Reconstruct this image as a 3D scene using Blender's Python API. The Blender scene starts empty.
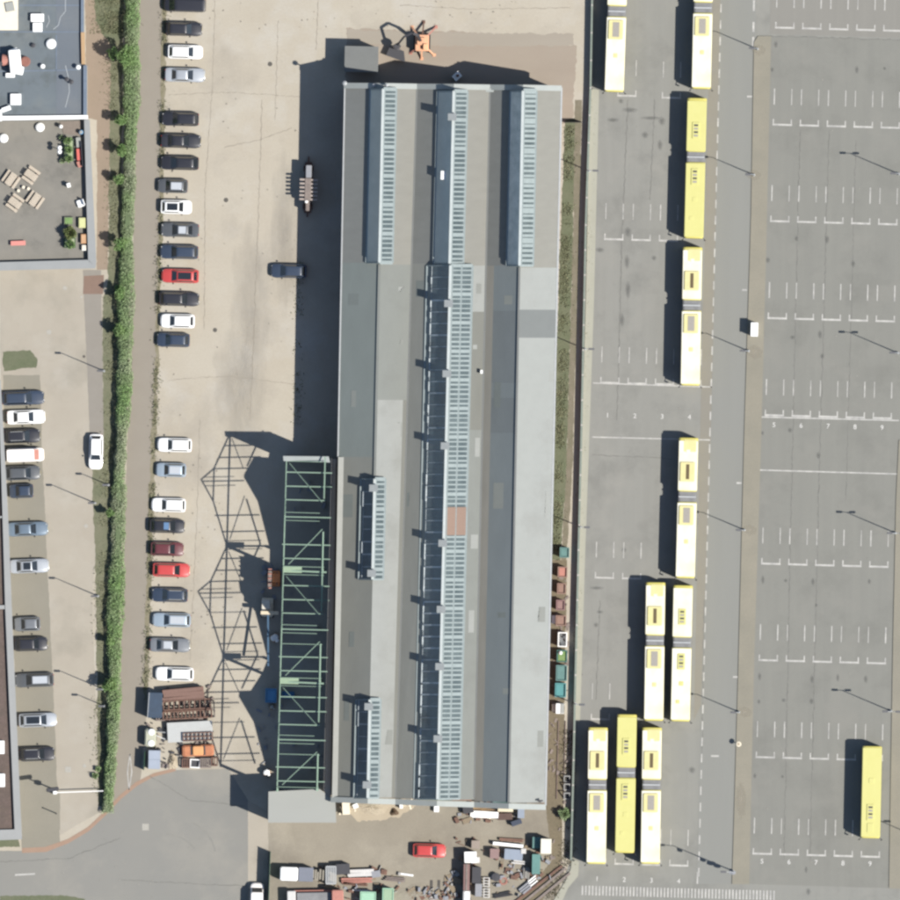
import bpy, math, random
import numpy as np
from mathutils import Vector, Matrix
from math import sin, cos, pi, radians as R
random.seed(7)
scene = bpy.context.scene
S = 0.128                       # metres on the ground per photograph pixel
TILT = R(-1.38)                 # the whole depot is turned a little clockwise
# ------------------------------------------------------------------ camera
cam_d = bpy.data.cameras.new('camera'); cam = bpy.data.objects.new('camera', cam_d)
scene.collection.objects.link(cam); scene.camera = cam
DIST = 4000.0
cam.location = (0, 0, DIST); cam.rotation_euler = (0, 0, 0)
cam_d.sensor_width = 36; cam_d.lens = 36 * DIST / (900 * S)
cam_d.clip_start = 50; cam_d.clip_end = 9000
# ------------------------------------------------------------------ light
EL = R(50.5); SH = Vector((-0.921, 0.389))          # direction the shadows fall
SUN = Vector((-SH.x * cos(EL), -SH.y * cos(EL), sin(EL))).normalized()
world = bpy.data.worlds.new('World'); scene.world = world; world.use_nodes = True
nt = world.node_tree; bg = nt.nodes['Background']
sky = nt.nodes.new('ShaderNodeTexSky'); sky.sky_type = 'NISHITA'; sky.sun_disc = False
sky.sun_elevation = EL; sky.sun_rotation = math.atan2(SUN.x, SUN.y); sky.air_density = 1.0; sky.dust_density = 0.6
nt.links.new(sky.outputs[0], bg.inputs[0]); bg.inputs[1].default_value = 0.08
sl = bpy.data.lights.new('sun', 'SUN'); sl.energy = 4.6; sl.angle = R(0.53); sl.color = (1.0, 0.955, 0.89)
so = bpy.data.objects.new('sun', sl); scene.collection.objects.link(so)
so.location = (60, -25, 90); so.rotation_euler = SUN.to_track_quat('Z', 'Y').to_euler()
vs = scene.view_settings
vs.view_transform = 'Standard'; vs.look = 'None'; vs.gamma = 1.0; vs.use_curve_mapping = False
vs.exposure = 0.75
scene.render.engine = 'CYCLES'
scene.cycles.filter_width = 2.7
scene.cycles.max_bounces = 6; scene.cycles.diffuse_bounces = 2; scene.cycles.transparent_max_bounces = 12
K = (2.27, 2.285, 2.345)          # what a white horizontal surface in the sun shows; base colours = seen / K

# ------------------------------------------------------------------ helpers
def lin(v):
    v /= 255.0
    return v / 12.92 if v <= 0.04045 else ((v + 0.055) / 1.055) ** 2.4
def seen(r, g, b):
    """base colour of a flat sunlit surface photographed as r,g,b"""
    return tuple(min(0.85, lin(c) / k) for c, k in zip((r, g, b), K))
def P(px, py, z=0.0):
    return Vector(((px - 450) * S, (450 - py) * S, z))

_mats = {}
def M(name, col, c2=None, sc=0.6, mix=0.5, grain=0.12, gsc=9.0, rough=0.85, metal=0.0, spec=0.3, stretch=None, coat=0.0,
      stain=None, stsc=0.12, stamt=0.5, obj=False, dark=None, dsc=.1):
    """procedural surface: two tones mixed by noise, fine grain, optional large stains"""
    if name in _mats: return _mats[name]
    m = bpy.data.materials.new(name); m.use_nodes = True; n = m.node_tree.nodes; L = m.node_tree.links
    b = n['Principled BSDF']
    b.inputs['Roughness'].default_value = rough; b.inputs['Metallic'].default_value = metal
    b.inputs['Specular IOR Level'].default_value = spec; b.inputs['Coat Weight'].default_value = coat
    if obj:
        g = n.new('ShaderNodeTexCoord'); pos = g.outputs['Object']
    else:
        g = n.new('ShaderNodeNewGeometry'); pos = g.outputs['Position']
    if stretch:
        mp = n.new('ShaderNodeMapping'); mp.inputs['Scale'].default_value = stretch; mp.inputs['Rotation'].default_value = (0, 0, -TILT)
        L.new(pos, mp.inputs[0]); p1 = mp.outputs[0]
    else: p1 = pos
    if c2 is None: c2 = tuple(c * 0.8 for c in col)
    def noise(scale, p, det=4, rg=0.6):
        t = n.new('ShaderNodeTexNoise'); t.inputs['Scale'].default_value = scale; t.inputs['Detail'].default_value = det
        t.inputs['Roughness'].default_value = rg; L.new(p, t.inputs['Vector']); return t.outputs['Fac']
    def ramp(f, a, c):
        r = n.new('ShaderNodeMapRange'); r.inputs[1].default_value = a; r.inputs[2].default_value = c; L.new(f, r.inputs[0]); return r.outputs[0]
    def mixc(f, a, c2_, mode='MIX'):
        x = n.new('ShaderNodeMix'); x.data_type = 'RGBA'; x.blend_type = mode
        for sock, v in ((0, f), (6, a), (7, c2_)):
            if isinstance(v, (tuple, list)): x.inputs[sock].default_value = (*v, 1)
            elif isinstance(v, float): x.inputs[sock].default_value = v
            else: L.new(v, x.inputs[sock])
        return x.outputs[2]
    f = ramp(noise(sc, p1), 0.5 - 0.22, 0.5 + 0.22)
    mm = n.new('ShaderNodeMath'); mm.operation = 'MULTIPLY'; mm.inputs[1].default_value = mix; L.new(f, mm.inputs[0])
    c = mixc(mm.outputs[0], col, c2)
    if stain is not None:
        f2 = ramp(noise(stsc, pos, 6, 0.65), 0.5, 0.72)
        m2 = n.new('ShaderNodeMath'); m2.operation = 'MULTIPLY'; m2.inputs[1].default_value = stamt; L.new(f2, m2.inputs[0])
        c = mixc(m2.outputs[0], c, stain)
    if dark is not None:
        of = n.new('ShaderNodeVectorMath'); of.operation = 'ADD'; of.inputs[1].default_value = (37, 11, 5); L.new(pos, of.inputs[0])
        c = mixc(ramp(noise(dsc, of.outputs[0], 5, 0.62), 0.52, 0.74), c, dark)
    if grain:
        gf = ramp(noise(gsc, pos, 3, 0.7), 0.25, 0.75)
        r = n.new('ShaderNodeMapRange'); r.inputs[3].default_value = 1 - grain; r.inputs[4].default_value = 1 + grain; L.new(gf, r.inputs[0])
        vm = n.new('ShaderNodeVectorMath'); vm.operation = 'SCALE'; L.new(c, vm.inputs[0]); L.new(r.outputs[0], vm.inputs['Scale']); c = vm.outputs[0]
    L.new(c, b.inputs['Base Color'])
    bp = n.new('ShaderNodeBump'); bp.inputs['Strength'].default_value = 0.12; bp.inputs['Distance'].default_value = 0.02
    L.new(noise(gsc * 1.5, pos, 3), bp.inputs['Height']); L.new(bp.outputs[0], b.inputs['Normal'])
    _mats[name] = m
    return m

class MB:
    """collects shapes and builds ONE mesh object"""
    def __init__(s): s.v = []; s.f = []
    def add(s, vs, fs):
        b = len(s.v); s.v += [tuple(x) for x in vs]; s.f += [tuple(i + b for i in f) for f in fs]; return s
    def prism(s, poly, z0, z1):
        """poly: points with x,y; z0/z1 numbers or lists"""
        n = len(poly); a = sum(poly[i][0] * poly[(i + 1) % n][1] - poly[(i + 1) % n][0] * poly[i][1] for i in range(n))
        idx = list(range(n)) if a > 0 else list(range(n))[::-1]
        Z0 = z0 if isinstance(z0, (list, tuple)) else [z0] * n; Z1 = z1 if isinstance(z1, (list, tuple)) else [z1] * n
        vs = [(poly[i][0], poly[i][1], Z0[i]) for i in idx] + [(poly[i][0], poly[i][1], Z1[i]) for i in idx]
        fs = [tuple(range(n))[::-1], tuple(range(n, 2 * n))] + [(i, (i + 1) % n, n + (i + 1) % n, n + i) for i in range(n)]
        return s.add(vs, fs)
    def sheet(s, poly, z):
        n = len(poly); a = sum(poly[i][0] * poly[(i + 1) % n][1] - poly[(i + 1) % n][0] * poly[i][1] for i in range(n))
        q = list(poly) if a > 0 else list(poly)[::-1]
        return s.add([(p[0], p[1], z) for p in q], [tuple(range(n))])
    def box(s, c, d, rz=0.0, bev=0.0):
        x, y, z = d[0] / 2, d[1] / 2, d[2] / 2
        if bev:
            b = min(bev, x * .9, y * .9)
            pl = [(x - b, -y), (x, -y + b), (x, y - b), (x - b, y), (-x + b, y), (-x, y - b), (-x, -y + b), (-x + b, -y)]
            k = 1 - b / max(x, y)
            lo = [(p[0], p[1], -z) for p in pl]; mi = [(p[0], p[1], z - b * .7) for p in pl]; hi = [(p[0] * (1 - b / x * .7), p[1] * (1 - b / y * .7), z) for p in pl]
            vs = lo + mi + hi
            fs = [tuple(range(8))[::-1], tuple(range(16, 24))] + [(r * 8 + i, r * 8 + (i + 1) % 8, r * 8 + 8 + (i + 1) % 8, r * 8 + 8 + i) for r in (0, 1) for i in range(8)]
        else:
            vs = [(i * x, j * y, k * z) for k in (-1, 1) for i, j in ((-1, -1), (1, -1), (1, 1), (-1, 1))]
            fs = [(3, 2, 1, 0), (4, 5, 6, 7)] + [(i, (i + 1) % 4, 4 + (i + 1) % 4, 4 + i) for i in range(4)]
        cr, sr = cos(rz), sin(rz)
        return s.add([(c[0] + a * cr - b_ * sr, c[1] + a * sr + b_ * cr, c[2] + e) for a, b_, e in vs], fs)
    def bar(s, a, b, w, h=None):
        """square bar from a to b"""
        a, b = Vector(a), Vector(b); h = h or w; d = (b - a)
        if d.length < 1e-6: return s
        d.normalize(); u = d.cross(Vector((0, 0, 1)))
        if u.length < 1e-3: u = Vector((1, 0, 0))
        u.normalize(); v = u.cross(d).normalized(); u = u * w / 2; v = v * h / 2
        vs = [a - u - v, a + u - v, a + u + v, a - u + v, b - u - v, b + u - v, b + u + v, b - u + v]
        return s.add(vs, [(0, 1, 2, 3), (7, 6, 5, 4)] + [(i, i + 4, (i + 1) % 4 + 4, (i + 1) % 4) for i in range(4)])
    def tube(s, a, b, r0, r1=None, n=10):
        a, b = Vector(a), Vector(b); r1 = r0 if r1 is None else r1; d = (b - a).normalized()
        u = d.cross(Vector((0, 0, 1)));  u = Vector((1, 0, 0)) if u.length < 1e-3 else u.normalized(); v = d.cross(u)
        vs = [a + (u * cos(2 * pi * i / n) + v * sin(2 * pi * i / n)) * r0 for i in range(n)] + [b + (u * cos(2 * pi * i / n) + v * sin(2 * pi * i / n)) * r1 for i in range(n)]
        return s.add(vs, [tuple(range(n))[::-1], tuple(range(n, 2 * n))] + [(i, (i + 1) % n, n + (i + 1) % n, n + i) for i in range(n)])
    def lathe(s, c, prof, n=16):
        vs = []; fs = []
        for r, z in prof: vs += [(c[0] + r * cos(2 * pi * i / n), c[1] + r * sin(2 * pi * i / n), c[2] + z) for i in range(n)]
        for k in range(len(prof) - 1): fs += [(k * n + i, k * n + (i + 1) % n, (k + 1) * n + (i + 1) % n, (k + 1) * n + i) for i in range(n)]
        fs += [tuple(range(n))[::-1], tuple(range((len(prof) - 1) * n, len(prof) * n))]
        return s.add(vs, fs)
    def rings(s, rings, cap=True):
        n = len(rings[0]); vs = [p for r in rings for p in r]
        fs = [(k * n + i, k * n + (i + 1) % n, (k + 1) * n + (i + 1) % n, (k + 1) * n + i) for k in range(len(rings) - 1) for i in range(n)]
        if cap: fs += [tuple(range(n))[::-1], tuple(range((len(rings) - 1) * n, len(rings) * n))]
        return s.add(vs, fs)
    def quad(s, a, b, c, d): return s.add([a, b, c, d], [(0, 1, 2, 3)])
    def build(s, name, mat, parent=None, smooth=False, origin=None):
        o = Vector(origin) if origin is not None else Vector((0, 0, 0))
        me = bpy.data.meshes.new(name); me.from_pydata([(x - o.x, y - o.y, z - o.z) for x, y, z in s.v], [], s.f); me.validate()
        if smooth:
            for p in me.polygons: p.use_smooth = True
            me.set_sharp_from_angle(angle=R(35))
        me.materials.append(mat)
        ob = bpy.data.objects.new(name, me); scene.collection.objects.link(ob)
        ob.location = o
        if parent is not None:
            ob.parent = parent; ob.location = o - parent.location if origin is not None and not parent.get('_local') else o
        return ob
def tag(o, label, cat, group=None):
    o['label'] = label; o['category'] = cat
    if group: o['group'] = group
    return o
def thing(name, label, cat, loc=(0, 0, 0), rz=0.0, group=None):
    o = bpy.data.objects.new(name, None); scene.collection.objects.link(o); o.empty_display_size = .3
    o.location = loc; o.rotation_euler = (0, 0, rz); tag(o, label, cat, group); return o
def part(mb, name, mat, t, smooth=False):
    """part in the thing's own coordinates"""
    o = mb.build(name, mat, None, smooth); o.parent = t; return o
def struct(name, mb, mat):
    o = mb.build(name, mat); o['kind'] = 'structure'; return o
def poly(*pts): return [P(x, y) for x, y in pts]
def dup(root, loc, rz, scale=None):
    r = root.copy(); scene.collection.objects.link(r); r.location = loc; r.rotation_euler = (0, 0, rz)
    if scale: r.scale = scale
    m = {root.name: r}
    def rec(o, new):
        for ch in o.children:
            c = ch.copy(); scene.collection.objects.link(c); c.parent = new; rec(ch, c)
    rec(root, r)
    return r

# ------------------------------------------------------------------ materials
concrete = M('yard_concrete', seen(223, 215, 199), seen(213, 203, 185), sc=0.13, mix=.95, grain=.06, gsc=4, stain=seen(226, 221, 211), stsc=.12, stamt=.9, dark=seen(197, 189, 175), dsc=.09)
lane_m = M('lane_paving', seen(181, 173, 160), seen(172, 163, 151), sc=.4, grain=.06)
lot_m = M('lot_paving', seen(209, 201, 186), seen(199, 190, 175), sc=.25, mix=.8, grain=.06, stain=seen(213, 207, 195), stsc=.14, stamt=.8, dark=seen(182, 176, 162), dsc=.12)
bay_lot_m = M('lot_bays', seen(174, 169, 155), seen(162, 158, 144), sc=.35, grain=.07)
walk_m = M('walk_slabs', seen(178, 172, 163), seen(166, 160, 150), sc=.5, grain=.05)
brown_m = M('bare_soil_path', seen(184, 165, 147), seen(168, 154, 134), sc=.4, grain=.08)
verge_m = M('verge_soil', seen(150, 148, 124), seen(126, 132, 104), sc=.7, mix=.9, grain=.14, gsc=4)
asphalt = M('depot_asphalt', seen(174, 174, 168), seen(166, 166, 160), sc=.9, mix=.8, grain=.05, stretch=(1, .06, 1), stain=seen(150, 150, 145), stsc=.15, stamt=.8, dark=seen(178, 177, 170), dsc=.2)
asphalt_b = M('lane_asphalt', seen(169, 170, 165), seen(164, 165, 160), sc=.5, mix=.7, grain=.035, stretch=(1, .08, 1))
asphalt_d = M('bay_asphalt', seen(164, 164, 157), seen(157, 157, 151), sc=.9, mix=.8, grain=.05, stretch=(1, .06, 1), stain=seen(146, 146, 140), stsc=.16, stamt=.7, dark=seen(167, 166, 159), dsc=.2)
asphalt_n = M('bay_asphalt_old', seen(170, 168, 161), seen(163, 161, 155), sc=.9, mix=.8, grain=.05, stretch=(1, .06, 1))
edge_m = M('lane_margin', seen(170, 166, 155), seen(163, 159, 149), sc=.5, grain=.05)
median_m = M('median_paving', seen(167, 163, 149), seen(180, 174, 158), sc=.25, mix=.9, grain=.07, gsc=6)
kerb_m = M('kerb_stone', seen(198, 197, 181), seen(208, 207, 193), sc=.4, grain=.07)
road_m = M('road_asphalt', seen(173, 171, 164), seen(163, 163, 159), sc=.09, mix=.95, grain=.03, stain=seen(188, 184, 174), stsc=.08, stamt=.9)
tan_m = M('tan_paving', seen(186, 172, 157), seen(206, 195, 179), sc=.16, grain=.06, stretch=(.5, 1.2, 1))
tan2_m = M('grey_band', seen(196, 187, 173), seen(184, 174, 160), sc=.4, grain=.05, stretch=(.1, 1, 1))
yard_m = M('south_yard', seen(186, 178, 162), seen(172, 164, 149), sc=.22, mix=.9, grain=.09, gsc=5, stain=seen(198, 190, 173), stsc=.16, stamt=.85, dark=seen(158, 150, 138), dsc=.12)
sand_m = M('sand', seen(222, 208, 184), seen(206, 190, 165), sc=.6, grain=.1)
grass_m = M('grass_blades', (.125, .14, .075), (.17, .16, .10), sc=.7, mix=.9, grain=.25, gsc=6)
lawn_m = M('grass_ground', seen(134, 137, 112), seen(118, 128, 98), sc=.6, mix=.9, grain=.2, gsc=5)
leaf_m = M('hedge_leaves', (.165, .27, .095), (.275, .285, .205), sc=.22, mix=.9, grain=.2, gsc=7, rough=.7, spec=.2)
leaf2_m = M('shrub_leaves', (.10, .13, .045), (.17, .19, .075), sc=2, mix=.9, grain=.3, gsc=7, rough=.7)
leafd_m = M('tree_leaves', (.10, .18, .055), (.16, .22, .09), sc=1.1, mix=.9, grain=.3, gsc=7, rough=.7)
bark_m = M('bark', (.09, .07, .05), grain=.2)
paint_m = M('road_paint', (.40, .39, .36), (.20, .197, .19), sc=1.1, mix=.8, grain=.12, gsc=12)
wpaint_m = M('white_paint', (.72, .72, .70), (.6, .6, .58), sc=1.5, mix=.4, grain=.06)
cream_m = M('cream_paint', (.62, .56, .44), (.5, .45, .36), sc=1.0, mix=.5, grain=.08)
galv_m = M('galvanised_steel', (.36, .37, .37), (.28, .29, .29), sc=1.2, mix=.6, grain=.08, rough=.55, metal=.3)
dark_m = M('dark_steel', (.045, .045, .05), grain=.15, rough=.6)
black_m = M('black_rubber', (.018, .018, .02), grain=.15, rough=.8)
rust_m = M('rust', (.155, .088, .062), (.09, .055, .045), sc=2.2, mix=.9, grain=.25, gsc=7)
rustl_m = M('pale_rust', (.20, .165, .145), (.13, .11, .10), sc=2.2, mix=.9, grain=.2, gsc=7)
orange_m = M('orange_paint', (.62, .22, .08), (.45, .15, .06), sc=2.0, mix=.6, grain=.15)
red_m = M('red_paint', (.50, .07, .05), (.38, .05, .04), sc=2, mix=.5, grain=.1)
salmon_m = M('faded_red_paint', (.36, .165, .13), (.28, .13, .105), sc=2, mix=.6, grain=.12)
green_m = M('mint_green_paint', (.21, .29, .22), (.16, .23, .175), sc=1.2, mix=.6, grain=.12)
teal_m = M('teal_paint', (.10, .185, .17), (.07, .13, .125), sc=1.5, mix=.6, grain=.12)
blue_m = M('blue_paint', (.10, .25, .42), (.08, .18, .30), sc=1.5, mix=.5, grain=.1)
wood_m = M('timber', (.30, .20, .13), (.22, .15, .10), sc=3, mix=.7, grain=.15, gsc=10)
grey_m = M('grey_paint', (.22, .225, .24), (.16, .165, .18), sc=1.5, mix=.5, grain=.08)
bluegrey_m = M('bluegrey_tarpaulin', (.12, .15, .19), (.08, .10, .13), sc=1.5, mix=.6, grain=.1, rough=.6)
lgrey_m = M('light_grey_sheet', seen(199, 201, 196), seen(192, 194, 189), sc=.5, grain=.04, stretch=(.2, 1, 1))
brick_m = M('brickwork', (.22, .13, .10), (.16, .10, .08), sc=2, mix=.7, grain=.15)
render_m = M('wall_render', (.34, .33, .30), (.27, .26, .24), sc=.5, grain=.08)
# roofs
KW, KE = (1.20, 1.25, 1.35), (2.9, 2.86, 2.9)      # slopes facing away from and towards the sun
def rf(n, a, facing, v=.93, **k):
    kk = KW if facing == 'w' else KE; a = tuple(min(.8, lin(c) / q) for c, q in zip(a, kk))
    return M(n, a, tuple(c * v for c in a), sc=k.pop('sc', .9), mix=.8, grain=k.pop('grain', .045), stretch=k.pop('st', (.12, 1.3, 1)), rough=.9, spec=.15, **k)
roof_a = rf('roof_ribbed_grey', (125, 129, 130), 'w', .88); roof_b = rf('roof_ribbed_beige', (190, 188, 180), 'e', .9)
roof_c = rf('roof_felt_grey', (124, 133, 134), 'w', .9, st=(.4, .25, 1)); roof_c2 = rf('roof_felt_warm', (131, 135, 133), 'w', .88, st=(.3, .25, 1)); roof_c3 = rf('roof_felt_valley', (132, 136, 135), 'w', .86, st=(1, .2, 1))
def es(a): return tuple(lin(c) / 2.88 for c in a)
roof_d = rf('roof_sheet_pale', (178, 181, 176), 'e', .92, st=(.5, .3, 1), stain=es((160, 162, 157)), stsc=.2, stamt=.6); roof_e = rf('roof_sheet_white', (206, 208, 204), 'e', .92, st=(.25, .9, 1), grain=.06, stain=es((180, 182, 175)), stsc=.16, stamt=.7)
roof_f = rf('roof_sheet_dull', (168, 168, 161), 'e', .88, st=(1, .15, 1)); roof_g = rf('roof_felt_dark', (123, 132, 137), 'w', .9, st=(.3, .25, 1)); roof_g2 = rf('roof_felt_dark_patch', (117, 125, 130), 'w', .9, st=(.3, .25, 1))
roof_h2 = rf('roof_patch_grey', (164, 168, 168), 'e', st=(.3, .8, 1)); roof_i = rf('roof_sheet_bright', (208, 211, 208), 'e', .93, st=(.2, .9, 1), stain=es((190, 192, 187)), stsc=.14, stamt=.9)
roof_h = M('roof_sheet_mid', seen(150, 153, 152), grain=.05)
flash_m = rf('pink_flashing', (143, 143, 139), 'w', .85, st=(1, .2, 1))
fascia_m = M('metal_fascia', seen(203, 209, 207), seen(186, 194, 195), sc=.8, grain=.05)
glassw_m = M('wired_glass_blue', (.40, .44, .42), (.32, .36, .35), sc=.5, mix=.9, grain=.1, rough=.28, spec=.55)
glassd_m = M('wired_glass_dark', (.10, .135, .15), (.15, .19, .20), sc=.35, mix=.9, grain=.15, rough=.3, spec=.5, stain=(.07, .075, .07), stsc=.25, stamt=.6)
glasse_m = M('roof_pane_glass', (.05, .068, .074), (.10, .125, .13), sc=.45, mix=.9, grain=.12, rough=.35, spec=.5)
bar_m = M('glazing_bar_paint', (.22, .255, .255), (.17, .20, .20), sc=1.5, mix=.6, grain=.1)
glass_m = M('vehicle_glass', (.018, .022, .026), grain=.05, rough=.08, spec=.6, coat=.3)
# ------------------------------------------------------------------ the ground
b = 400
g = MB().sheet([Vector((-b, -b, 0)), Vector((b, -b, 0)), Vector((b, b, 0)), Vector((-b, b, 0))], 0)
struct('ground', g, concrete)
RAG = {'yard': 1.0}
def ragged(pts, amp, step=3.0, seed=0):
    g_ = random.Random(seed); out = []; w = 0.0
    for k, a in enumerate(pts):
        c = pts[(k + 1) % len(pts)]; L = math.hypot(c[0] - a[0], c[1] - a[1]); n = max(1, min(160, int(L / step)))
        for i in range(n):
            f = i / n; w = w * .6 + g_.uniform(-1, 1) * .8; e = 0 if i == 0 else w * amp
            out.append((a[0] + (c[0] - a[0]) * f + (c[1] - a[1]) / L * e, a[1] + (c[1] - a[1]) * f - (c[0] - a[0]) / L * e))
    return out
ROUGH = {'strip_lawn': 1.3, 'island_lawn': .9, 'verge': .8, 'weedy_edge': 1.1, 'north_paving': 1.3, 'north_paving_band': 1.2, 'south_paving': .5, 'sand_apron': 1.8, 'trackside_grass': .6, 'trackside_path': .5, 'trackside_soil': .6, 'soil_path': .6, 'road_verge_grass': .6, 'roadside_grass': .7, 'lot_bay_strip': .4, 'concrete_bay_patch': .3, 'garden_walk': .2, 'service_road': .2, 'side_lane': .4, 'side_apron': .3, 'pale_drive': .3}
def sheet(name, mat, z, *pts):
    a = ROUGH.get(name, 0); return struct(name, MB().sheet(poly(*(ragged(pts, a, 2.2, len(name)) if a else pts)), z), mat)
bus_road = sheet('bus_depot_road', asphalt, .012, (594, -300), (591, 100), (575, 740), (571, 858), (556, 902), (546, 1200), (1300, 1200), (1300, -300))
sheet('bay_pavement_old', asphalt_n, .020, (771, -300), (770, 34), (1300, 50), (1300, -300))
sheet('bay_pavement', asphalt_d, .020, (770, 36), (764, 255), (760, 440), (754, 660), (749, 884), (888, 888), (898, 480), (1000, 480), (1000, 43))
sheet('lane_margin', edge_m, .020, (713, -100), (722, -100), (718, 130), (710, 470), (701, 705), (694, 720), (700, 440))
sheet('depot_lane', asphalt_b, .024, (722, -100), (758, -100), (752, 215), (738, 690), (732, 884), (697, 884), (701, 705), (711, 430), (718, 130))
sheet('pale_drive', lot_m, .010, (0, 262), (92, 266), (104, 300), (104, 460), (92, 600), (100, 812), (60, 835), (22, 838), (0, 360))
sheet('lot_bay_strip', bay_lot_m, .016, (3, 375), (40, 375), (42, 450), (52, 660), (60, 850), (22, 850), (5, 440))
sheet('concrete_bay_patch', bay_lot_m, .022, (25, 785), (60, 792), (60, 830), (40, 838), (22, 846))
sheet('garden_walk', walk_m, .016, (83, 270), (101, 270), (104, 460), (91, 465))
sheet('soil_path', brown_m, .010, (93, -60), (112, -60), (111, 60), (108, 270), (97, 270), (97, 120), (86, 118), (85, -60))
sheet('brick_pad', M('brick_pad', seen(166, 140, 126), seen(150, 128, 115), sc=1, grain=.1), .022, (84, 276), (104, 275), (103, 294), (83, 294))
sheet('verge', verge_m, .014, (112, -60), (124, -60), (121, 250), (117, 440), (111, 660), (104, 808), (98, 806), (96, 600), (92, 470), (102, 460), (103, 300), (108, 280), (110, 130))
sheet('strip_lawn', lawn_m, .016, (94, -60), (126, -60), (124, 36), (110, 46), (95, 20))
sheet('island_lawn', lawn_m, .022, (3, 352), (30, 350), (37, 358), (36, 368), (4, 371))
sheet('side_lane', lane_m, .012, (139, -60), (164, -60), (158, 280), (148, 700), (140, 782), (118, 806), (113, 800), (121, 640), (132, 300))
sheet('weedy_edge', M('weedy_paving', seen(176, 168, 146), seen(152, 146, 118), sc=.9, mix=1, grain=.12), .020, (163, -60), (168, -60), (164, 160), (159, 340), (152, 560), (147, 700), (143, 700), (149, 500), (156, 330), (161, 130))
sheet('service_road', road_m, .018, (-300, 851), (22, 851), (45, 850), (68, 842), (88, 830), (105, 814), (120, 798), (136, 785), (152, 776), (175, 770), (228, 769), (248, 800), (247, 1200), (-300, 1200))
sheet('road_edge_course', M('pink_edge', seen(196, 166, 145), seen(186, 156, 136), sc=1, grain=.08), .026, (22, 848), (45, 847), (68, 839), (88, 827), (105, 811), (120, 795), (136, 782), (154, 773), (175, 768), (176, 771), (153, 777), (137, 786), (121, 799), (106, 815), (89, 831), (69, 843), (46, 852), (22, 853))
sheet('road_verge_grass', lawn_m, .024, (-300, 835), (18, 837), (20, 847), (-300, 848))
sheet('roadside_grass', lawn_m, .024, (0, 896), (60, 895), (85, 899), (90, 1000), (0, 1000))
sheet('north_paving', tan_m, .008, (346, 28), (470, 32), (577, 46), (572, 118), (560, 125), (345, 90))
sheet('north_paving_band', tan2_m, .014, (347, 30), (470, 33), (574, 34), (574, 46), (470, 46), (347, 44))
sheet('south_paving', yard_m, .008, (268, 795), (560, 795), (562, 860), (548, 1200), (268, 1200))
sheet('sand_apron', sand_m, .016, (348, 798), (408, 801), (416, 806), (398, 818), (360, 822), (346, 812))
sheet('side_apron', lot_m, .012, (248, 800), (268, 812), (268, 1200), (247, 1200))
sheet('trackside_grass', lawn_m, .012, (565, 120), (575, 118), (573, 240), (566, 480), (560, 560), (550, 560), (557, 340), (562, 200))
sheet('trackside_path', M('trackside_gravel', seen(160, 151, 134), seen(140, 136, 114), sc=.8, mix=1, grain=.14, gsc=5), .016, (575, 100), (582, 100), (579, 240), (572, 480), (566, 560), (561, 560), (566, 480), (573, 240))
sheet('trackside_soil', M('trackside_soil', seen(150, 138, 116), seen(128, 120, 98), sc=.6, grain=.2, gsc=4), .012, (550, 560), (567, 560), (562, 860), (540, 905), (535, 1000), (500, 1000), (520, 900), (552, 860), (545, 800))
# kerb strip beside the bus bays and the medians: a real step up
struct('kerb_strip', MB().prism(poly((590, 88), (599, 90), (594, 300), (585, 560), (580, 722), (573.5, 722), (578, 560), (586, 300)), 0, .10), kerb_m)
struct('corner_kerb', MB().prism(poly((572, 858), (579, 862), (578, 876), (568, 888), (560, 906), (552, 930), (544, 930), (552, 903), (566, 880), (571, 868)), 0, .12), kerb_m)
struct('median_strip', MB().prism(poly((754, 42), (758, 36), (771, 36), (766, 250), (761, 440), (754, 660), (749, 884), (732, 884), (738, 680), (744, 440), (751, 215)), 0, .13), median_m)
struct('outer_median', MB().prism(poly((899, 440), (896, 500), (893, 640), (889, 888), (975, 892), (975, 440)), 0, .13), median_m)
# ---- painted markings, each a child of the depot road
def mark(name, mb, o=bus_road, z=None): return part(mb, name, paint_m, o)
ZM = .034
def strip(mb, a, b, w, z=ZM):
    a, b = P(*a), P(*b); d = (b - a); d.normalize(); n = Vector((-d.y, d.x, 0)) * w * S / 2
    mb.sheet([a - n, b - n, b + n, a + n], z)
rs0 = random.Random(5)
def bay(x, y, w=19.5, ticks=((20, 36),), bracket=True, up=5.5, half=None):
    """bracket whose lower left corner is at x,y (photo scale), plus its two guide ticks"""
    t = .0243; m = MB()
    def q(u, v): return (x + u - v * t, y + u * .027 + v)
    if bracket:
        u0, u1 = (0, w) if half is None else half
        strip(m, q(u0, 0), q(u1, 0), 1.9)
        if u0 == 0: strip(m, q(.8, -up), q(.8, -1.1), 1.2)
        if u1 == w: strip(m, q(w - .8, -up), q(w - .8, -1.1), 1.2)
    for a, b_ in ticks:
        strip(m, q(1.2, -b_), q(1.2, -a), rs0.uniform(.75, 1.25)); strip(m, q(w - 1, -b_), q(w - 1, -a), rs0.uniform(.75, 1.25))
    mark('bay_marking', m)
rows = [(775, 27.5), (772.5, 124.5), (770, 221), (767.5, 318), (764.5, 415), (761, 563.5), (758.5, 660), (755.5, 757), (752.5, 853.5)]
for x, y in rows:
    for k in range(5): bay(x + 27 * k, y + 27 * k * .027)
for x, y, n in ((617 + .0, 95.5, 1), (604, 239, 3), (600, 382.5, 4), (594.5, 577.5, 2), (590.5, 719, 1), (587, 863, 4)):
    for k in range(n): bay(x + 27.3 * k, y + 27.3 * k * .027)
bay(661.5, 97.5)
def line(name, a, b, w=1.35):
    m = MB(); strip(m, a, b, w, ZM - .004); mark(name, m)
line('stop_line', (593, 383), (712, 387)); line('stop_line', (592, 437), (710, 440)); line('stop_line', (761, 417), (899, 420.5)); line('stop_line', (760, 470), (898, 474))
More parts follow.
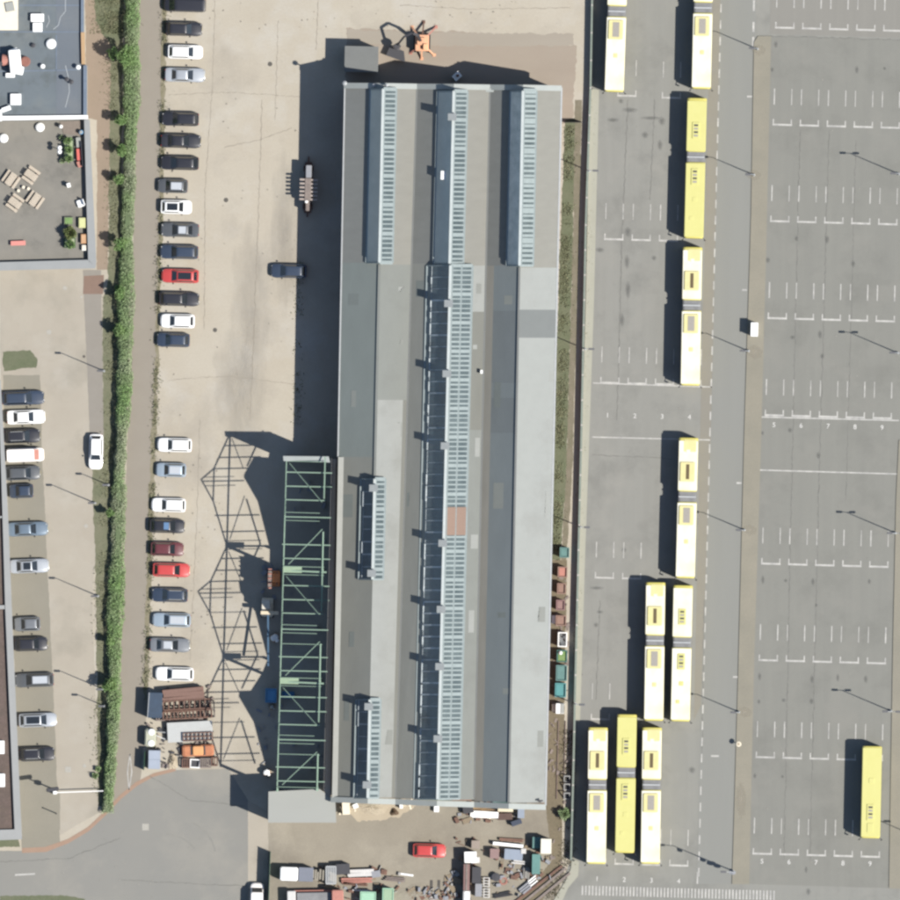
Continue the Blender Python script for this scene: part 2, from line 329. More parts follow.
for i in range(54):
    y = 4 + 16.3 * i; x = 721 - (y - 4) * .0257
    if y < 868: line('lane_dash', (x, y), (x - .2, y + 8.6), rs0.uniform(1.1, 1.5))
line('lane_dash', (697.6, 872), (697.2, 884), 1.4)
for a, b_ in ((0, 11), (22, 32), (37, 48)): line('edge_dash', (754 - a * .02, a), (754 - b_ * .02, b_), 1.9)
for x, y, w in ((747, 96.5, 5), (742, 290, 5), (736.5, 483, 5), (733, 677, 5), (711, 756, 8), (624.5, 42.5, 0)):
    if w: line('edge_mark', (x, y), (x + w, y), 1.8)
m = MB()
for i in range(57):
    x = 582.5 + 3.42 * i; y = 885.5 + (x - 582) * .027; strip(m, (x, y), (x - .2, y + 9.5), 1.7, ZM)
mark('crossing_marking', m)
def digit(ch, px, py, h=4.8):
    c = bpy.data.curves.new('bay_number', 'FONT'); c.body = ch; c.size = h * S * 1.4; c.align_x = 'CENTER'; c.align_y = 'CENTER'; c.offset = .006
    o = bpy.data.objects.new('bay_number', c); scene.collection.objects.link(o)
    dg = bpy.context.evaluated_depsgraph_get(); me = bpy.data.meshes.new_from_object(o.evaluated_get(dg)); bpy.data.objects.remove(o)
    me.materials.clear(); me.materials.append(M('worn_paint', (.50, .49, .46), (.36, .355, .34), sc=2, mix=.9, grain=.15))
    o = bpy.data.objects.new('bay_number', me); scene.collection.objects.link(o); o.location = P(px, py, ZM); o.rotation_euler = (0, 0, TILT); o.parent = bus_road
for i in range(4): digit(str(1 + i), 607.5 + 27.3 * i, 415.5 + .6 * i); digit(str(1 + i), 597 + 27.2 * i, 879 + .8 * i)
for i in range(5): digit(str(5 + i), 774 + 27 * i, 425 + .7 * i); digit(str(5 + i), 762 + 27 * i, 861.5 + .6 * i)
m = MB(); strip(m, (15, 875), (35, 873.8), 1.8, .034); o = part(m, 'centre_dash', paint_m, bpy.data.objects['service_road'])
m = MB()
for a, b_ in (((130, 754), (127.5, 772)), ((127.5, 772), (129, 790)), ((129, 790), (131.8, 772)), ((131.8, 772), (130, 754))): strip(m, a, b_, 1.0, .03)
part(m, 'diamond_marking', paint_m, bpy.data.objects['side_lane'])
# oil stains under the bays: soft edged flat spots
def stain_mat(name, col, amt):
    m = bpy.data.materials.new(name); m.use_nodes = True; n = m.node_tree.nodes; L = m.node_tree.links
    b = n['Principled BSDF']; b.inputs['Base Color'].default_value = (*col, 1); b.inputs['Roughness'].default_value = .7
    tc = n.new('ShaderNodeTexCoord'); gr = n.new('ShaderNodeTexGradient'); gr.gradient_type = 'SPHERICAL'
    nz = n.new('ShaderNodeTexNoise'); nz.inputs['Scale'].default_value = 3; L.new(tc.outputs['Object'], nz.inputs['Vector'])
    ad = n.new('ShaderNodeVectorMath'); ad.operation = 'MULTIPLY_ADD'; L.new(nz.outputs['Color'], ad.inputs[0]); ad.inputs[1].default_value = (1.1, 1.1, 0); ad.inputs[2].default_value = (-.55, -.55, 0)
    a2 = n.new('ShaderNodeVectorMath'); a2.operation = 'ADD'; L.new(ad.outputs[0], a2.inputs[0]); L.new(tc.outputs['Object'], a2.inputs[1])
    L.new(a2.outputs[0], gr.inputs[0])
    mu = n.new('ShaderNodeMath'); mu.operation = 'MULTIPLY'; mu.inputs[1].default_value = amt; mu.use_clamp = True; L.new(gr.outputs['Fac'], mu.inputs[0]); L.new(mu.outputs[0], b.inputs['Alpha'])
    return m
oil_m = stain_mat('oil_stain', (.07, .07, .068), .45)
pale_m = stain_mat('pale_stain', seen(196, 188, 170), .7)
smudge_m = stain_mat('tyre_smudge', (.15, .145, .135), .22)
disc = MB().sheet([Vector((cos(i * pi / 10), sin(i * pi / 10))) for i in range(20)], 0)
dmesh = {}
def spot(name, mat, px, py, rx, ry, z=.029, rz=0, on=bus_road):
    if mat.name not in dmesh: dmesh[mat.name] = disc.build(name, mat).data; bpy.data.objects.remove(bpy.data.objects[name])
    o = bpy.data.objects.new(name, dmesh[mat.name]); scene.collection.objects.link(o); o.location = P(px, py, z); o.scale = (rx * S, ry * S, 1); o.rotation_euler = (0, 0, rz); o.parent = on
rs = random.Random(3)
for x, y in rows:
    for k in range(5):
        for dy, q in ((17, .75), (40, .45)):
            if rs.random() < (.85 if k < 3 else .4) * q: spot('oil_stain', oil_m, x + 27 * k + rs.uniform(-2, 4) - dy * .024, y + dy + rs.uniform(-2, 3), rs.uniform(1.6, 2.8), rs.uniform(2, 5.5))
for x, y, rx, ry in ((621, 101, 3, 3), (613, 120, 7, 2.5), (651, 118, 12, 2.2), (662, 121, 4, 5), (630, 110, 9, 3), (628, 232, 4, 6), (627, 262, 3, 8), (628, 290, 3, 10), (622, 320, 3, 8), (600, 250, 5, 3), (654, 258, 3, 3), (645, 135, 4, 4), (660, 145, 3, 6), (597, 588, 8, 2), (600, 612, 4, 2), (596, 625, 3, 3), (676, 575, 3, 3), (624, 550, 3, 3), (692, 770, 4, 4)):
    spot('oil_stain', oil_m, x, y, rx, ry)
for x, y, rx, ry in ((759, 50, 8, 6), (754, 175, 8, 6), (755, 352, 9, 8), (750, 530, 8, 6), (745, 712, 8, 6), (741, 800, 6, 20)): spot('pale_patch', pale_m, x, y, rx, ry, .137, 0, bpy.data.objects['median_strip'])
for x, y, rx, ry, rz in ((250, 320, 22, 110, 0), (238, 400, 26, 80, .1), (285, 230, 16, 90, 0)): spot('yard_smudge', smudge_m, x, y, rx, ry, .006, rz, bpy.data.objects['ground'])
trk = M('tyre_track', seen(160, 160, 155), seen(172, 170, 163), sc=.5, mix=1, grain=.05)
def arc(name, cx, cy, r, a0, a1, w):
    m = MB(); n = 14
    for i in range(n):
        p = [(cx + rr * cos(R(a)), cy - rr * sin(R(a))) for rr, a in ((r, a0 + (a1 - a0) * i / n), (r, a0 + (a1 - a0) * (i + 1) / n), (r + w, a0 + (a1 - a0) * (i + 1) / n), (r + w, a0 + (a1 - a0) * i / n))]
        m.sheet(poly(*p), .030)
    part(m, name, trk, bpy.data.objects['service_road'])
arc('tyre_track', 165, 872, 37, 38, 88, 1.6); arc('tyre_track', 178, 858, 37, 10, 66, 1.6)
# ------------------------------------------------------------------ the long hall
def on(l, y): return l[0][0] + (l[1][0] - l[0][0]) * (y - l[0][1]) / (l[1][1] - l[0][1])
WE = ((345, 85), (332, 797)); R1 = ((383.5, 85), (368, 797)); V1 = ((417, 85), (395.5, 797)); R2 = ((454, 85), (437, 800)); V2 = ((490, 85), (474, 800)); R3 = ((523, 85), (508.5, 803)); EE = ((561.5, 88), (545.5, 805))
ZW, ZV, ZR, ZE = 7.3, 7.1, 9.75, 5.9
hall = thing('workshop_hall', 'long grey workshop hall with three parallel gabled roofs and raised skylights', 'hall', P(445, 445), 0)
HO = Vector(hall.location)
def hpart(mb, name, mat, par=None, smooth=False):
    o = mb.build(name, mat, None, smooth, origin=HO); o.location = (0, 0, 0); o.parent = par or hall; return o
def yend(x):   # the slightly slanting south end
    return 797 + (x - 332) * .037
def ystart(x): return 85 + (x - 345) * .012
TH = .16
def slope(name, la, za, lb, zb, ya, yb, mat, f0=0.0, f1=1.0, lift=0.0):
    pts = []
    for l, f, y in ((0, f0, ya), (1, f1, ya), (1, f1, yb), (0, f0, yb)):
        xa, xb = on(la, y), on(lb, y); x = xa + (xb - xa) * f
        yy = y
        if y == 'e': yy = 0
        pts.append((x, yy, za + (zb - za) * f + lift))
    pl = [P(x, y) for x, y, z in pts]; zs = [z for x, y, z in pts]
    return hpart(MB().prism(pl, [z - TH for z in zs], zs), name, mat)
NS, NE_ = 88, 262
def full(la, za, lb, zb, segs, f0=0.0, f1=1.0):
    for ya, yb, mat in segs: slope('roof_panel', la, za, lb, zb, ya, yb, mat, f0, f1)
full(WE, ZW, R1, ZR, ((NS, 263, roof_a), (263, 457, roof_c), (457, 797, roof_c2)))
full(R1, ZR, V1, ZV, ((NS, 265, roof_b), (265, 400, roof_d)))
full(R1, ZR, V1, ZV, ((400, 797, roof_e),), 0, .86); full(R1, ZR, V1, ZV, ((400, 797, roof_f),), .86, 1)
full(V1, ZV, R2, ZR, ((NS, 264, roof_a), (264, 798, roof_c3)))
full(R2, ZR, V2, ZV, ((NS, 266, roof_b), (266, 312, roof_e), (312, 430, roof_f), (430, 799, roof_d)))
full(V2, ZV, R3, ZR, ((NS, 266, roof_a),), 0, 1); full(V2, ZV, R3, ZR, ((266, 801, flash_m),), 0, .24); full(V2, ZV, R3, ZR, ((266, 311, roof_g), (311, 383, roof_g2), (383, 398, roof_g), (398, 433, roof_g2), (433, 801, roof_g)), .24, 1)
full(R3, ZR, EE, ZE, ((NS, 268, roof_b), (268, 310, roof_i), (310, 338, roof_h2), (338, 802, roof_i)))
# ridge caps, valley gutters, eaves gutters, gable fascias
def run(name, l, z, ya, yb, w, h, mat, dx=0):
    a, b_ = P(on(l, ya) + dx, ya, z), P(on(l, yb) + dx, yb, z); return hpart(MB().bar(a, b_, w, h), name, mat)
for l, z in ((V1, ZV), (V2, ZV)): run('valley_gutter', l, z + .02, 88, 797, .28, .1, roof_h)
run('ridge_cap', R3, ZR + .05, 268, 802, .25, .1, roof_h); run('ridge_cap', R1, ZR + .05, 265, 478, .3, .1, roof_d)
run('eaves_gutter', WE, ZW + .06, 85, 457, .16, .22, galv_m); run('eaves_gutter', WE, ZW + .25, 457, 797, .7, .3, M('gutter_pale', seen(208, 210, 205), seen(192, 194, 189), sc=.8, grain=.06), 3); run('eaves_gutter', EE, ZE + .03, 88, 805, .22, .2, galv_m)
prof = [(WE, ZW), (R1, ZR), (V1, ZV), (R2, ZR), (V2, ZV), (R3, ZR), (EE, ZE)]
for (la, za), (lb, zb) in zip(prof, prof[1:]):
    for y0, yo, m_ in ((86.5, -3.5, fascia_m), (799.5, 3.5, fascia_m)):
        a = (on(la, y0) - (1.0 if la is WE else 0), y0 + (on(la, y0) - 345) * (.012 if y0 < 400 else .037)); c = (on(lb, y0), y0 + (on(lb, y0) - 345) * (.012 if y0 < 400 else .037))
        hpart(MB().prism([P(a[0], a[1] - 3), P(c[0], c[1] - 3), P(c[0], c[1] + 2.5), P(a[0], a[1] + 2.5)], [za - .5, zb - .5, zb - .5, za - .5], [za + .22, zb + .22, zb + .22, za + .22]), 'gable_fascia', m_)
ins = .3
wl = MB().prism([P(on(WE, 88) + 2, 88), P(on(WE, 88) + 4, 88), P(on(WE, 796) + 4, 796), P(on(WE, 796) + 2, 796)], 0, ZW - .1)
hpart(wl, 'side_wall', brick_m)
hpart(MB().prism([P(on(EE, 90) - 4, 90), P(on(EE, 90) - 2, 90), P(on(EE, 803) - 2, 803), P(on(EE, 803) - 4, 803)], 0, ZE - .1), 'side_wall', brick_m)
for y0, k in ((88, .012), (796, .037)):
    m = MB()
    for (la, za), (lb, zb) in zip(prof, prof[1:]):
        xa, xb = on(la, y0) + (2 if la is WE else 0), on(lb, y0) - (3 if lb is EE else 0)
        ya, yb = y0 + (xa - 345) * k, y0 + (xb - 345) * k; off = -1.5 if y0 > 400 else 1.5
        m.prism([P(xa, ya + off - 1), P(xb, yb + off - 1), P(xb, yb + off + 1), P(xa, ya + off + 1)], 0, [za - .55, zb - .55, zb - .55, za - .55])
    hpart(m, 'gable_wall', brick_m)
    for (lv, lw) in ((WE, V1), (V1, V2), (V2, EE)):     # big sliding doors in each gable
        xa, xb = on(lv, y0), on(lw, y0); cx = (xa + xb) / 2; sg = -1 if y0 < 400 else 1
        yy = y0 + (cx - 345) * k + (-1.5 if y0 > 400 else 1.5) + sg * 1.4
        hpart(MB().box(P(cx, yy, 2.2), (4.4, .12, 4.4), TILT), 'sliding_door', teal_m)
# raised skylights on the ridges
def skylight(l, zl, wl_, wr, ya, yb, rise, pitch, cols, mw, curb=.35, bars_w=11.5, vents=(), barw=.24, fill=(), rim=True):
    drop = (ZR - ZV) / 33.0
    m = MB(); g1 = MB(); g2 = MB()
    zw, ze = zl - drop * wl_ + curb, zl - drop * wr + curb; za = zl + rise
    def W(f, y, z=0): return P(on(l, y) - wl_ * (1 - f), y, zw + (za - zw) * f + z)
    def E(f, y, z=0): return P(on(l, y) + wr * f, y, za + (ze - za) * f + z)
    g1.quad(W(.03, ya), W(.03, yb), W(1, yb), W(1, ya)); g2.quad(E(0, ya), E(0, yb), E(.97, yb), E(.97, ya))
    for A, s_ in ((W, 0), (E, 1)):     # curbs
        a, c = A(s_, ya), A(s_, yb); m.bar(a + Vector((0, 0, -.22)), c + Vector((0, 0, -.22)), .3 if rim else .12, .55)
    for y in (ya, yb):                 # glazed gable ends with a sill
        m.bar(W(0, y), W(1, y, .02), .18, .16); m.bar(E(0, y, .02), E(1, y), .24, .16); m.bar(W(0, y, -.25), E(1, y, -.25), .16, .5)
        g1.add([W(0, y), W(1, y), E(1, y)], [(0, 1, 2)])
    root = hpart(m, 'skylight', bar_m)
    hpart(MB().bar(W(1, ya, .06), W(1, yb, .06), .32, .14), 'ridge_cap', M('ridge_cap_paint', (.38, .41, .40), (.30, .33, .32), sc=1, mix=.6, grain=.08), root)
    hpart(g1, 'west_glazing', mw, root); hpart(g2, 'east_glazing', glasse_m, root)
    bm_ = MB(); n = int((yb - ya) / pitch)
    for i in range(n + 1):
        y = ya + (yb - ya) * i / n
        w_ = barw * (1.6 if i % 6 == 0 else rs.uniform(.55, 1.0))
        bm_.bar(E(.04, y, .035), E(.99, y, .035), w_, .07)
    for c in range(1, cols): bm_.bar(E(c / cols, ya, .045), E(c / cols, yb, .045), .30, .07)
    bm_.bar(E(.06, ya, .045), E(.06, yb, .045), .4, .07); bm_.bar(E(.97, ya, .045), E(.97, yb, .045), .3, .07)
    hpart(bm_, 'glazing_bar', bar_m, root)
    if bars_w:
        b2 = MB(); n = int((yb - ya) / bars_w)
        for i in range(n + 1):
            y = ya + (yb - ya) * i / n; b2.bar(W(.2, y, .03), W(.97, y, .03), rs.choice((.08, .12, .2)), .05)
            if rs.random() < .6: b2.bar(W(.2, y, .03), W(.2, min(yb, y + rs.uniform(4, 16)), .03), .2, .05)
        b2.bar(W(.2, ya, .02), W(.2, yb, .02), .05, .04); hpart(b2, 'west_bar', M('worn_bar', (.50, .54, .54), (.20, .23, .24), sc=.5, mix=1, grain=.15), root)
        b3 = MB(); n = int((yb - ya) / 4.8)
        for i in range(n + 1):
            y = ya + (yb - ya) * i / n; b3.bar(W(.2, y, .012), W(.97, y, .012), .035, .03)
        hpart(b3, 'thin_bar', grey_m, root)
    for y in vents:
        v = MB().box(P(on(l, y) - 1.0, y, za + .28), (.95, .75, .62), TILT).box(P(on(l, y) - 1.0, y, za + .62), (1.1, .9, .07), TILT)
        v.box(P(on(l, y) - 1, y, za - .1), (.6, .5, .5), TILT)
        hpart(v, 'roof_vent', M('vent_grey', (.20, .215, .215), (.15, .16, .165), sc=2, grain=.1), root)
    for ya_, yb_ in fill:
        f = MB().quad(E(.02, ya_, .11), E(.02, yb_, .11), E(1.06, yb_, .11), E(1.06, ya_, .11))
        hpart(f, 'red_infill_panel', M('red_infill', seen(176, 150, 136), seen(164, 140, 126), sc=2, grain=.08, stretch=(.2, 3, 1)), root)
    return root
RS2 = ((444.5 + 7.5, 268), (437, 797))      # ridge of the long lantern
RS2 = ((450.5, 266), (437.5, 797))
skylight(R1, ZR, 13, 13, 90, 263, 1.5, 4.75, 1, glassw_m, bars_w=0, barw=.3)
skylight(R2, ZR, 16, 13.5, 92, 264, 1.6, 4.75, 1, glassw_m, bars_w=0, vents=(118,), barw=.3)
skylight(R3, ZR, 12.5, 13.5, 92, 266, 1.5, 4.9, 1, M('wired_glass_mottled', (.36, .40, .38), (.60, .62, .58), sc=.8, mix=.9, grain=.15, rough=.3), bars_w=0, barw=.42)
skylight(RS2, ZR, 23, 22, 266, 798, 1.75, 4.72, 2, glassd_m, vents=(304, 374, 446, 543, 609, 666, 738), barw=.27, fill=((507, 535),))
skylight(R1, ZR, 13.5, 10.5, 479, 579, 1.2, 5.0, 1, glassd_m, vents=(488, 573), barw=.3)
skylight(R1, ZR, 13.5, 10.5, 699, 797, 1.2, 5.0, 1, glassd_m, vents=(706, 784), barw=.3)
def rooftop(name, px, py, d, z, mat, rz=TILT, bev=0.0): return hpart(MB().box(P(px, py, z + d[2] / 2), d, rz, bev), name, mat)
rooftop('white_hatch', 444, 176, (.8, 1.1, .35), 10.0, wpaint_m); rooftop('white_hatch', 481.5, 372, (.3, .45, .5), 7.75, wpaint_m)
for x, y, z in ((374, 86, 9.2), (387, 86, 10.2)):
    hpart(MB().tube(P(x, y, 6), P(x, y, z + .3), .12).lathe(P(x, y, z + .3), [(.1, 0), (.2, .05), (.2, .18), (.08, .25)], 10), 'vent_pipe', galv_m)
hpart(MB().bar(P(345, 84, 7), P(345, 84, 8.2), .12).lathe(P(345, 84, 8.2), [(.1, 0), (.28, .1), (.3, .3), (.1, .45)], 12), 'corner_mast', galv_m)
hpart(MB().bar(P(540, 801, 6.2), P(540, 801, 7.2), .15).box(P(540, 800, 7.3), (.7, .2, .15)), 'floodlight', dark_m)
hpart(MB().box(P(460, 90, 7.2), (9, .5, .4), TILT), 'ledge', fascia_m)
# north lean-to, white hatch plate and corner plant room
an = thing('plant_room', 'small flat grey plant room against the north gable of the hall', 'shed', P(361.5, 59.5))
part(MB().box((0, 0, 1.55), (4.1, 3.1, 3.1), TILT), 'wall', render_m, an); part(MB().box((0, 0, 3.2), (4.3, 3.3, .2), TILT), 'roof', roof_h, an)
an_d = part(MB().box((2.11, -.3, 1.05), (.08, 1, 2.1), TILT), 'door', grey_m, an)
an = thing('turned_container', 'small square pale roofed kiosk turned on its corner before the north gable', 'kiosk', P(457, 76.3), R(42))
part(MB().box((0, 0, .95), (.95, .75, 1.9), 0, .06), 'body', galv_m, an); part(MB().box((0, 0, 1.95), (1.05, .85, .1)), 'roof', wpaint_m, an); part(MB().lathe((0.1, 0, 2.0), [(.2, 0), (.2, .3), (.05, .35)], 10), 'vent', rust_m, an)
# ------------------------------------------------------------------ open steel frame on the west side
fr = thing('stripped_shed', 'pale green open steel frame of a stripped three bay shed beside the hall', 'steel frame', P(300, 640))
FO = Vector(fr.location)
def fpart(mb, name, mat):
    o = mb.build(name, mat, None, origin=FO); o.location = (0, 0, 0); o.parent = fr; return o
FX = lambda y: 287 - (y - 458) * .0285       # west beam
FE = lambda y: 325.5 - (y - 458) * .024       # east beam
VH, LH, PH = 9.6, 12.1, 14.2
valleys = (457, 570, 681, 790)
def fz(y):
    for a, c in zip(valleys, valleys[1:]):
        if a <= y <= c:
            mid = (a + c) / 2 + 1.5; t = abs(y - mid) / ((c - a) / 2)
            return PH - (PH - LH) * (t / .29) if t < .29 else LH - (LH - VH) * (t - .29) / .71
    return VH
fpart(MB().bar(P(FX(457), 457, VH), P(FX(791), 791, VH), .14, .14), 'west_beam', green_m)
for k, (a, c) in enumerate(zip(valleys, valleys[1:])):
    mid = (a + c) / 2 + 1.5; w = (c - a) / 2 * .29
    for fx, nm in ((FX, 'west_rafter'), (FE, 'east_rafter')):
        if nm == 'east_rafter':
            for (y0, z0), (y1, z1) in (((a, VH), (mid - w, LH)), ((mid + w, LH), (c, VH))): fpart(MB().bar(P(fx(y0), y0, z0 + .95), P(fx(y1), y1, z1 + .95), .17, .08), nm, green_m)
            continue
        m = MB(); ch = [(a, VH), (mid - w, LH), (mid, PH), (mid + w, LH), (c, VH)]
        for (y0, z0), (y1, z1) in zip(ch, ch[1:]): m.bar(P(fx(y0), y0, z0), P(fx(y1), y1, z1), .12, .12)
        m.bar(P(fx(mid - w), mid - w, LH), P(fx(mid + w), mid + w, LH), .12)
        for t in (.3, .62): 
            pass
        fpart(m, nm, green_m)
    br = (mid - 10, mid + 22)
    m = MB()
    y0, y1 = a + 6, mid - 13
    m.bar(P(FX(y0) + 3, y0, fz(y0) - .1), P(FE(y1) - 2, y1, fz(y1) + .8), .09, .05); fpart(m, 'roof_brace', green_m); m = MB()
    y0, y1 = mid + 14, c - 6
    m.bar(P(FE(y0) - 1, y0, fz(y0) + .8), P(FX(y1) + 5, y1, fz(y1) - .1), .1, .05)
    fpart(m, 'roof_brace', green_m)
    pl = [a + 4, a + 15, a + 29, a + 42.5, mid - 3, mid + 1.5, mid + 5, mid + 16, mid + 29, mid + 43, c - 4]
    for j, y in enumerate(pl):
        if j == 7 and k == 0: continue
        e = 7 if j in (1, 2, 5, 8, 9) else 1.5
        x1 = FE(y) + e * 1.05 if j not in (4, 6) else FE(y) - 4
        fpart(MB().bar(P(FX(y) - (2 if j in (8,) else 0), y, fz(y) + .08), P(x1, y + 1, fz(y) + .75), .13 if j not in (0, 4, 6, 7, 10) else .07, .12), 'purlin', green_m)
for y in valleys[1:3]:
    fpart(MB().bar(P(FX(y) - 1, y, VH), P(FE(y) + 4, y + 2, VH + .8), .2, .14), 'valley_gutter', green_m)
    fpart(MB().box(P(FX(y) + 9, y - .5, VH + .2), (2.4, .75, .06), TILT), 'walkway_plate', M('pale_green_plate', (.22, .29, .20), (.18, .24, .17), sc=1.5, grain=.12))
for y in (457.5, 570, 681, 789): fpart(MB().bar(P(FX(y), y, 0), P(FX(y), y, VH), .3), 'column', green_m)
for y in (457.5, 570, 681, 789): fpart(MB().bar(P(FE(y), y, 0), P(FE(y), y, VH), .3), 'column', green_m)
# solid party wall with the old gable outline, seen by its shadow
def wallseg(pts, name='party_wall'):
    m = MB()
    for (ya, za), (yb, zb) in zip(pts, pts[1:]):
        xa, xb = FE(ya) + 6.3, FE(yb) + 6.3
        m.prism([P(xa, ya), P(xa + .35, ya), P(xb + .35, yb), P(xb, yb)], 0, [za, za, zb, zb])
    fpart(m, name, M('party_brick', (.10, .10, .10), grain=.15))
wallseg([(458, 9.9), (484, 10.6), (489, 13.0), (511, 14.6), (514, 14.6), (532, 12.2), (574, 10.0), (588, 10.0)])
wallseg([(588, 14.3), (617, 14.3), (618, 15.1), (628, 14.8), (642, 12.2), (684, 9.9)])
wallseg([(684, 9.9), (700, 10.8), (722, 12.6), (727, 14.5), (733, 14.6), (752, 12.0), (790, 9.9)])
m = MB().prism([P(283.5, 456), P(329, 456.5), P(330.5, 462.5), P(284, 461)], 9.55, 9.95)
fpart(m, 'north_roof_edge', fascia_m)
fpart(MB().prism([P(284, 457), P(329, 457.5), P(329.5, 459), P(284, 459)], 0, 9.5), 'north_wall', render_m)
fpart(MB().prism(poly((268.8, 791), (320, 788.5), (335.5, 801), (336.5, 822), (268.5, 822)), 6.3, 6.55), 'flat_roof', lgrey_m)
fpart(MB().prism(poly((270, 792), (319, 790), (333.5, 802), (334.5, 820.5), (270, 820.5)), 0, 6.3), 'south_room', render_m)
fpart(MB().prism([P(FE(459) + 7.1, 459), P(336.5, 459), P(331, 797), P(FE(797) + 7.1, 797)], 6.3, 6.4), 'added_gap_floor', render_m)  # added filler: catches sky light so the narrow gap is less black
# ------------------------------------------------------------------ vehicles
_paint = {}
def paint(name, col, rough=.3, metal=0.0):
    if name in _paint: return _paint[name]
    m = M('car_paint_' + name, col, tuple(c * .93 for c in col), sc=1.2, mix=.5, grain=.03, rough=rough, metal=metal, spec=.5, coat=.6, obj=True); _paint[name] = m; return m
lamp_m = M('lamp_lens', (.30, .30, .29), grain=.03, rough=.2, spec=.5); tail_m = M('tail_lens', (.35, .02, .02), grain=.03, rough=.25); plate_m = M('number_plate', (.6, .5, .1), grain=.05)
rim_m = M('wheel_rim', (.35, .35, .36), grain=.06, rough=.35, metal=.6)
def rrect(x0, x1, hw, z, r, n=4, crown=0.0):
    pts = []
    for cx, cy, a0 in ((x1 - r, hw - r, 0), (x0 + r, hw - r, 90), (x0 + r, -hw + r, 180), (x1 - r, -hw + r, 270)):
        for i in range(n + 1):
            a = R(a0 + 90 * i / n); pts.append((cx + r * cos(a), cy + r * sin(a), z))
    return pts
KINDS = {   # nose .. tail, windscreen base, roof front, roof back, rear glass base, belt z, roof z
    'sedan': (2.25, -2.25, 1.0, .28, -.95, -1.6, .86, 1.44), 'hatchback': (2.1, -2.05, 1.08, .38, -1.45, -1.95, .90, 1.48),
    'estate': (2.25, -2.2, 1.02, .32, -1.72, -2.1, .88, 1.47), 'van': (2.2, -2.2, 1.72, 1.05, -2.08, -2.16, 1.05, 1.92)}
def make_car(kind):
    xn, xt, xf, xw, xr, xb, zb, zr = KINDS[kind]
    t = thing('parked_car', 'prototype', 'car')
    m = MB()
    def sec(x):
        f = (x - xt) / (xn - xt)
        e = min(1.0, (1 - f) / .17); e2 = min(1.0, f / .12)
        w = .90 * (.62 + .38 * math.sqrt(max(0, 1 - (1 - e) ** 2))) * (.72 + .28 * math.sqrt(max(0, 1 - (1 - e2) ** 2)))
        if x > xf: zt = zb - (x - xf) / (xn - xf) * .20 - (.10 if f > .985 else 0)
        elif x < xb: zt = zb + .04 - (xb - x) * .05 - (.12 if f < .015 else 0)
        else: zt = zb + .02 * (1 - (x - xb) / (xf - xb))
        lo = .24 + (.10 if f < .02 or f > .98 else 0)
        h = [(w * .90, lo), (w, lo + .16), (w, zt * .72), (w * .955, zt - .06), (w * .78, zt + .005), (w * .4, zt + .03)]
        return [(x, y, z) for y, z in h] + [(x, -y, z) for y, z in h[::-1]]
    xs = [xt, xt + .03, xt + .09, xt + .18, xt + .3, xt + .45, xb, -1.0, -.3, .4, xf, (xf + xn) / 2, xn - .55, xn - .38, xn - .24, xn - .13, xn - .06, xn - .02, xn]
    xs = sorted(set(round(x, 4) for x in xs))
    m.rings([[p for p in sec(x)] for x in xs])
    hb, hr = .80, .60 if kind != 'van' else .74
    base = rrect(xb, xf, hb, zb - .06, .22); roof = rrect(xr, xw, hr, zr - .05, .18); roof2 = rrect(xr + .1, xw - .1, hr - .10, zr - .012, .12); roof3 = rrect(xr + .35, xw - .3, hr - .3, zr + .008, .06)
    m.rings([base, roof, roof2, roof3])
    body = part(m, 'body', paint('black', (.02, .02, .024)), t, True)
    def glz(name, x0, x1, h0, h1, z0, z1, u, par=t):
        a = Vector((x0, 0, z0)); b_ = Vector((x1, 0, z1)); d = (b_ - a).normalized(); nrm = Vector((-d.z, 0, d.x)); nrm = nrm if nrm.z > 0 else -nrm
        o = nrm * .014; p0, p1 = a.lerp(b_, u[0]), a.lerp(b_, u[1]); w0, w1 = h0 + (h1 - h0) * u[0], h0 + (h1 - h0) * u[1]
        mm = MB().quad(p0 + o + Vector((0, -w0, 0)), p0 + o + Vector((0, w0, 0)), p1 + o + Vector((0, w1, 0)), p1 + o + Vector((0, -w1, 0)))
        return part(mm, name, glass_m, t)
    glz('windscreen', xf, xw, hb - .14, hr - .08, zb - .06, zr - .05, (.14, .97)); glz('rear_window', xb, xr, hb - .17, hr - .11, zb - .06, zr - .05, (.22, .93))
    for s in (-1, 1):
        a0, a1, c0, c1 = Vector((xb + .28, s * hb, zb - .06)), Vector((xf - .28, s * hb, zb - .06)), Vector((xr + .18, s * hr, zr - .05)), Vector((xw - .16, s * hr, zr - .05))
        nrm = Vector((0, s * (zr - zb), hb - hr)).normalized() * .012
        q = [a0.lerp(c0, .2) + nrm, a1.lerp(c1, .2) + nrm, a1.lerp(c1, .92) + nrm, a0.lerp(c0, .92) + nrm]
        part(MB().add(q, [(0, 1, 2, 3) if s < 0 else (3, 2, 1, 0)]), 'side_window', glass_m, t)
        part(MB().box((xf - .28, s * .98, zb + .05), (.16, .2, .13), 0, .04), 'mirror', black_m, t)
        part(MB().box((xn - .17, s * .56, .66), (.14, .26, .12), s * -.45, .03), 'headlight', lamp_m, t)
        part(MB().box((xt + .05, s * .56, .74), (.09, .24, .14), s * .25, .03), 'tail_light', tail_m, t)
        for x in (xn - .82, xt + .78):
            w = part(MB().tube((x, s * .70, .31), (x, s * .905, .31), .31, n=18), 'wheel', black_m, t); part(MB().tube((x, s * .90, .31), (x, s * .915, .31), .2, n=14), 'rim', rim_m, w)
    part(MB().box((xn - .01, 0, .5), (.04, .5, .11)), 'number_plate', plate_m, t)
    return t
protos = {}
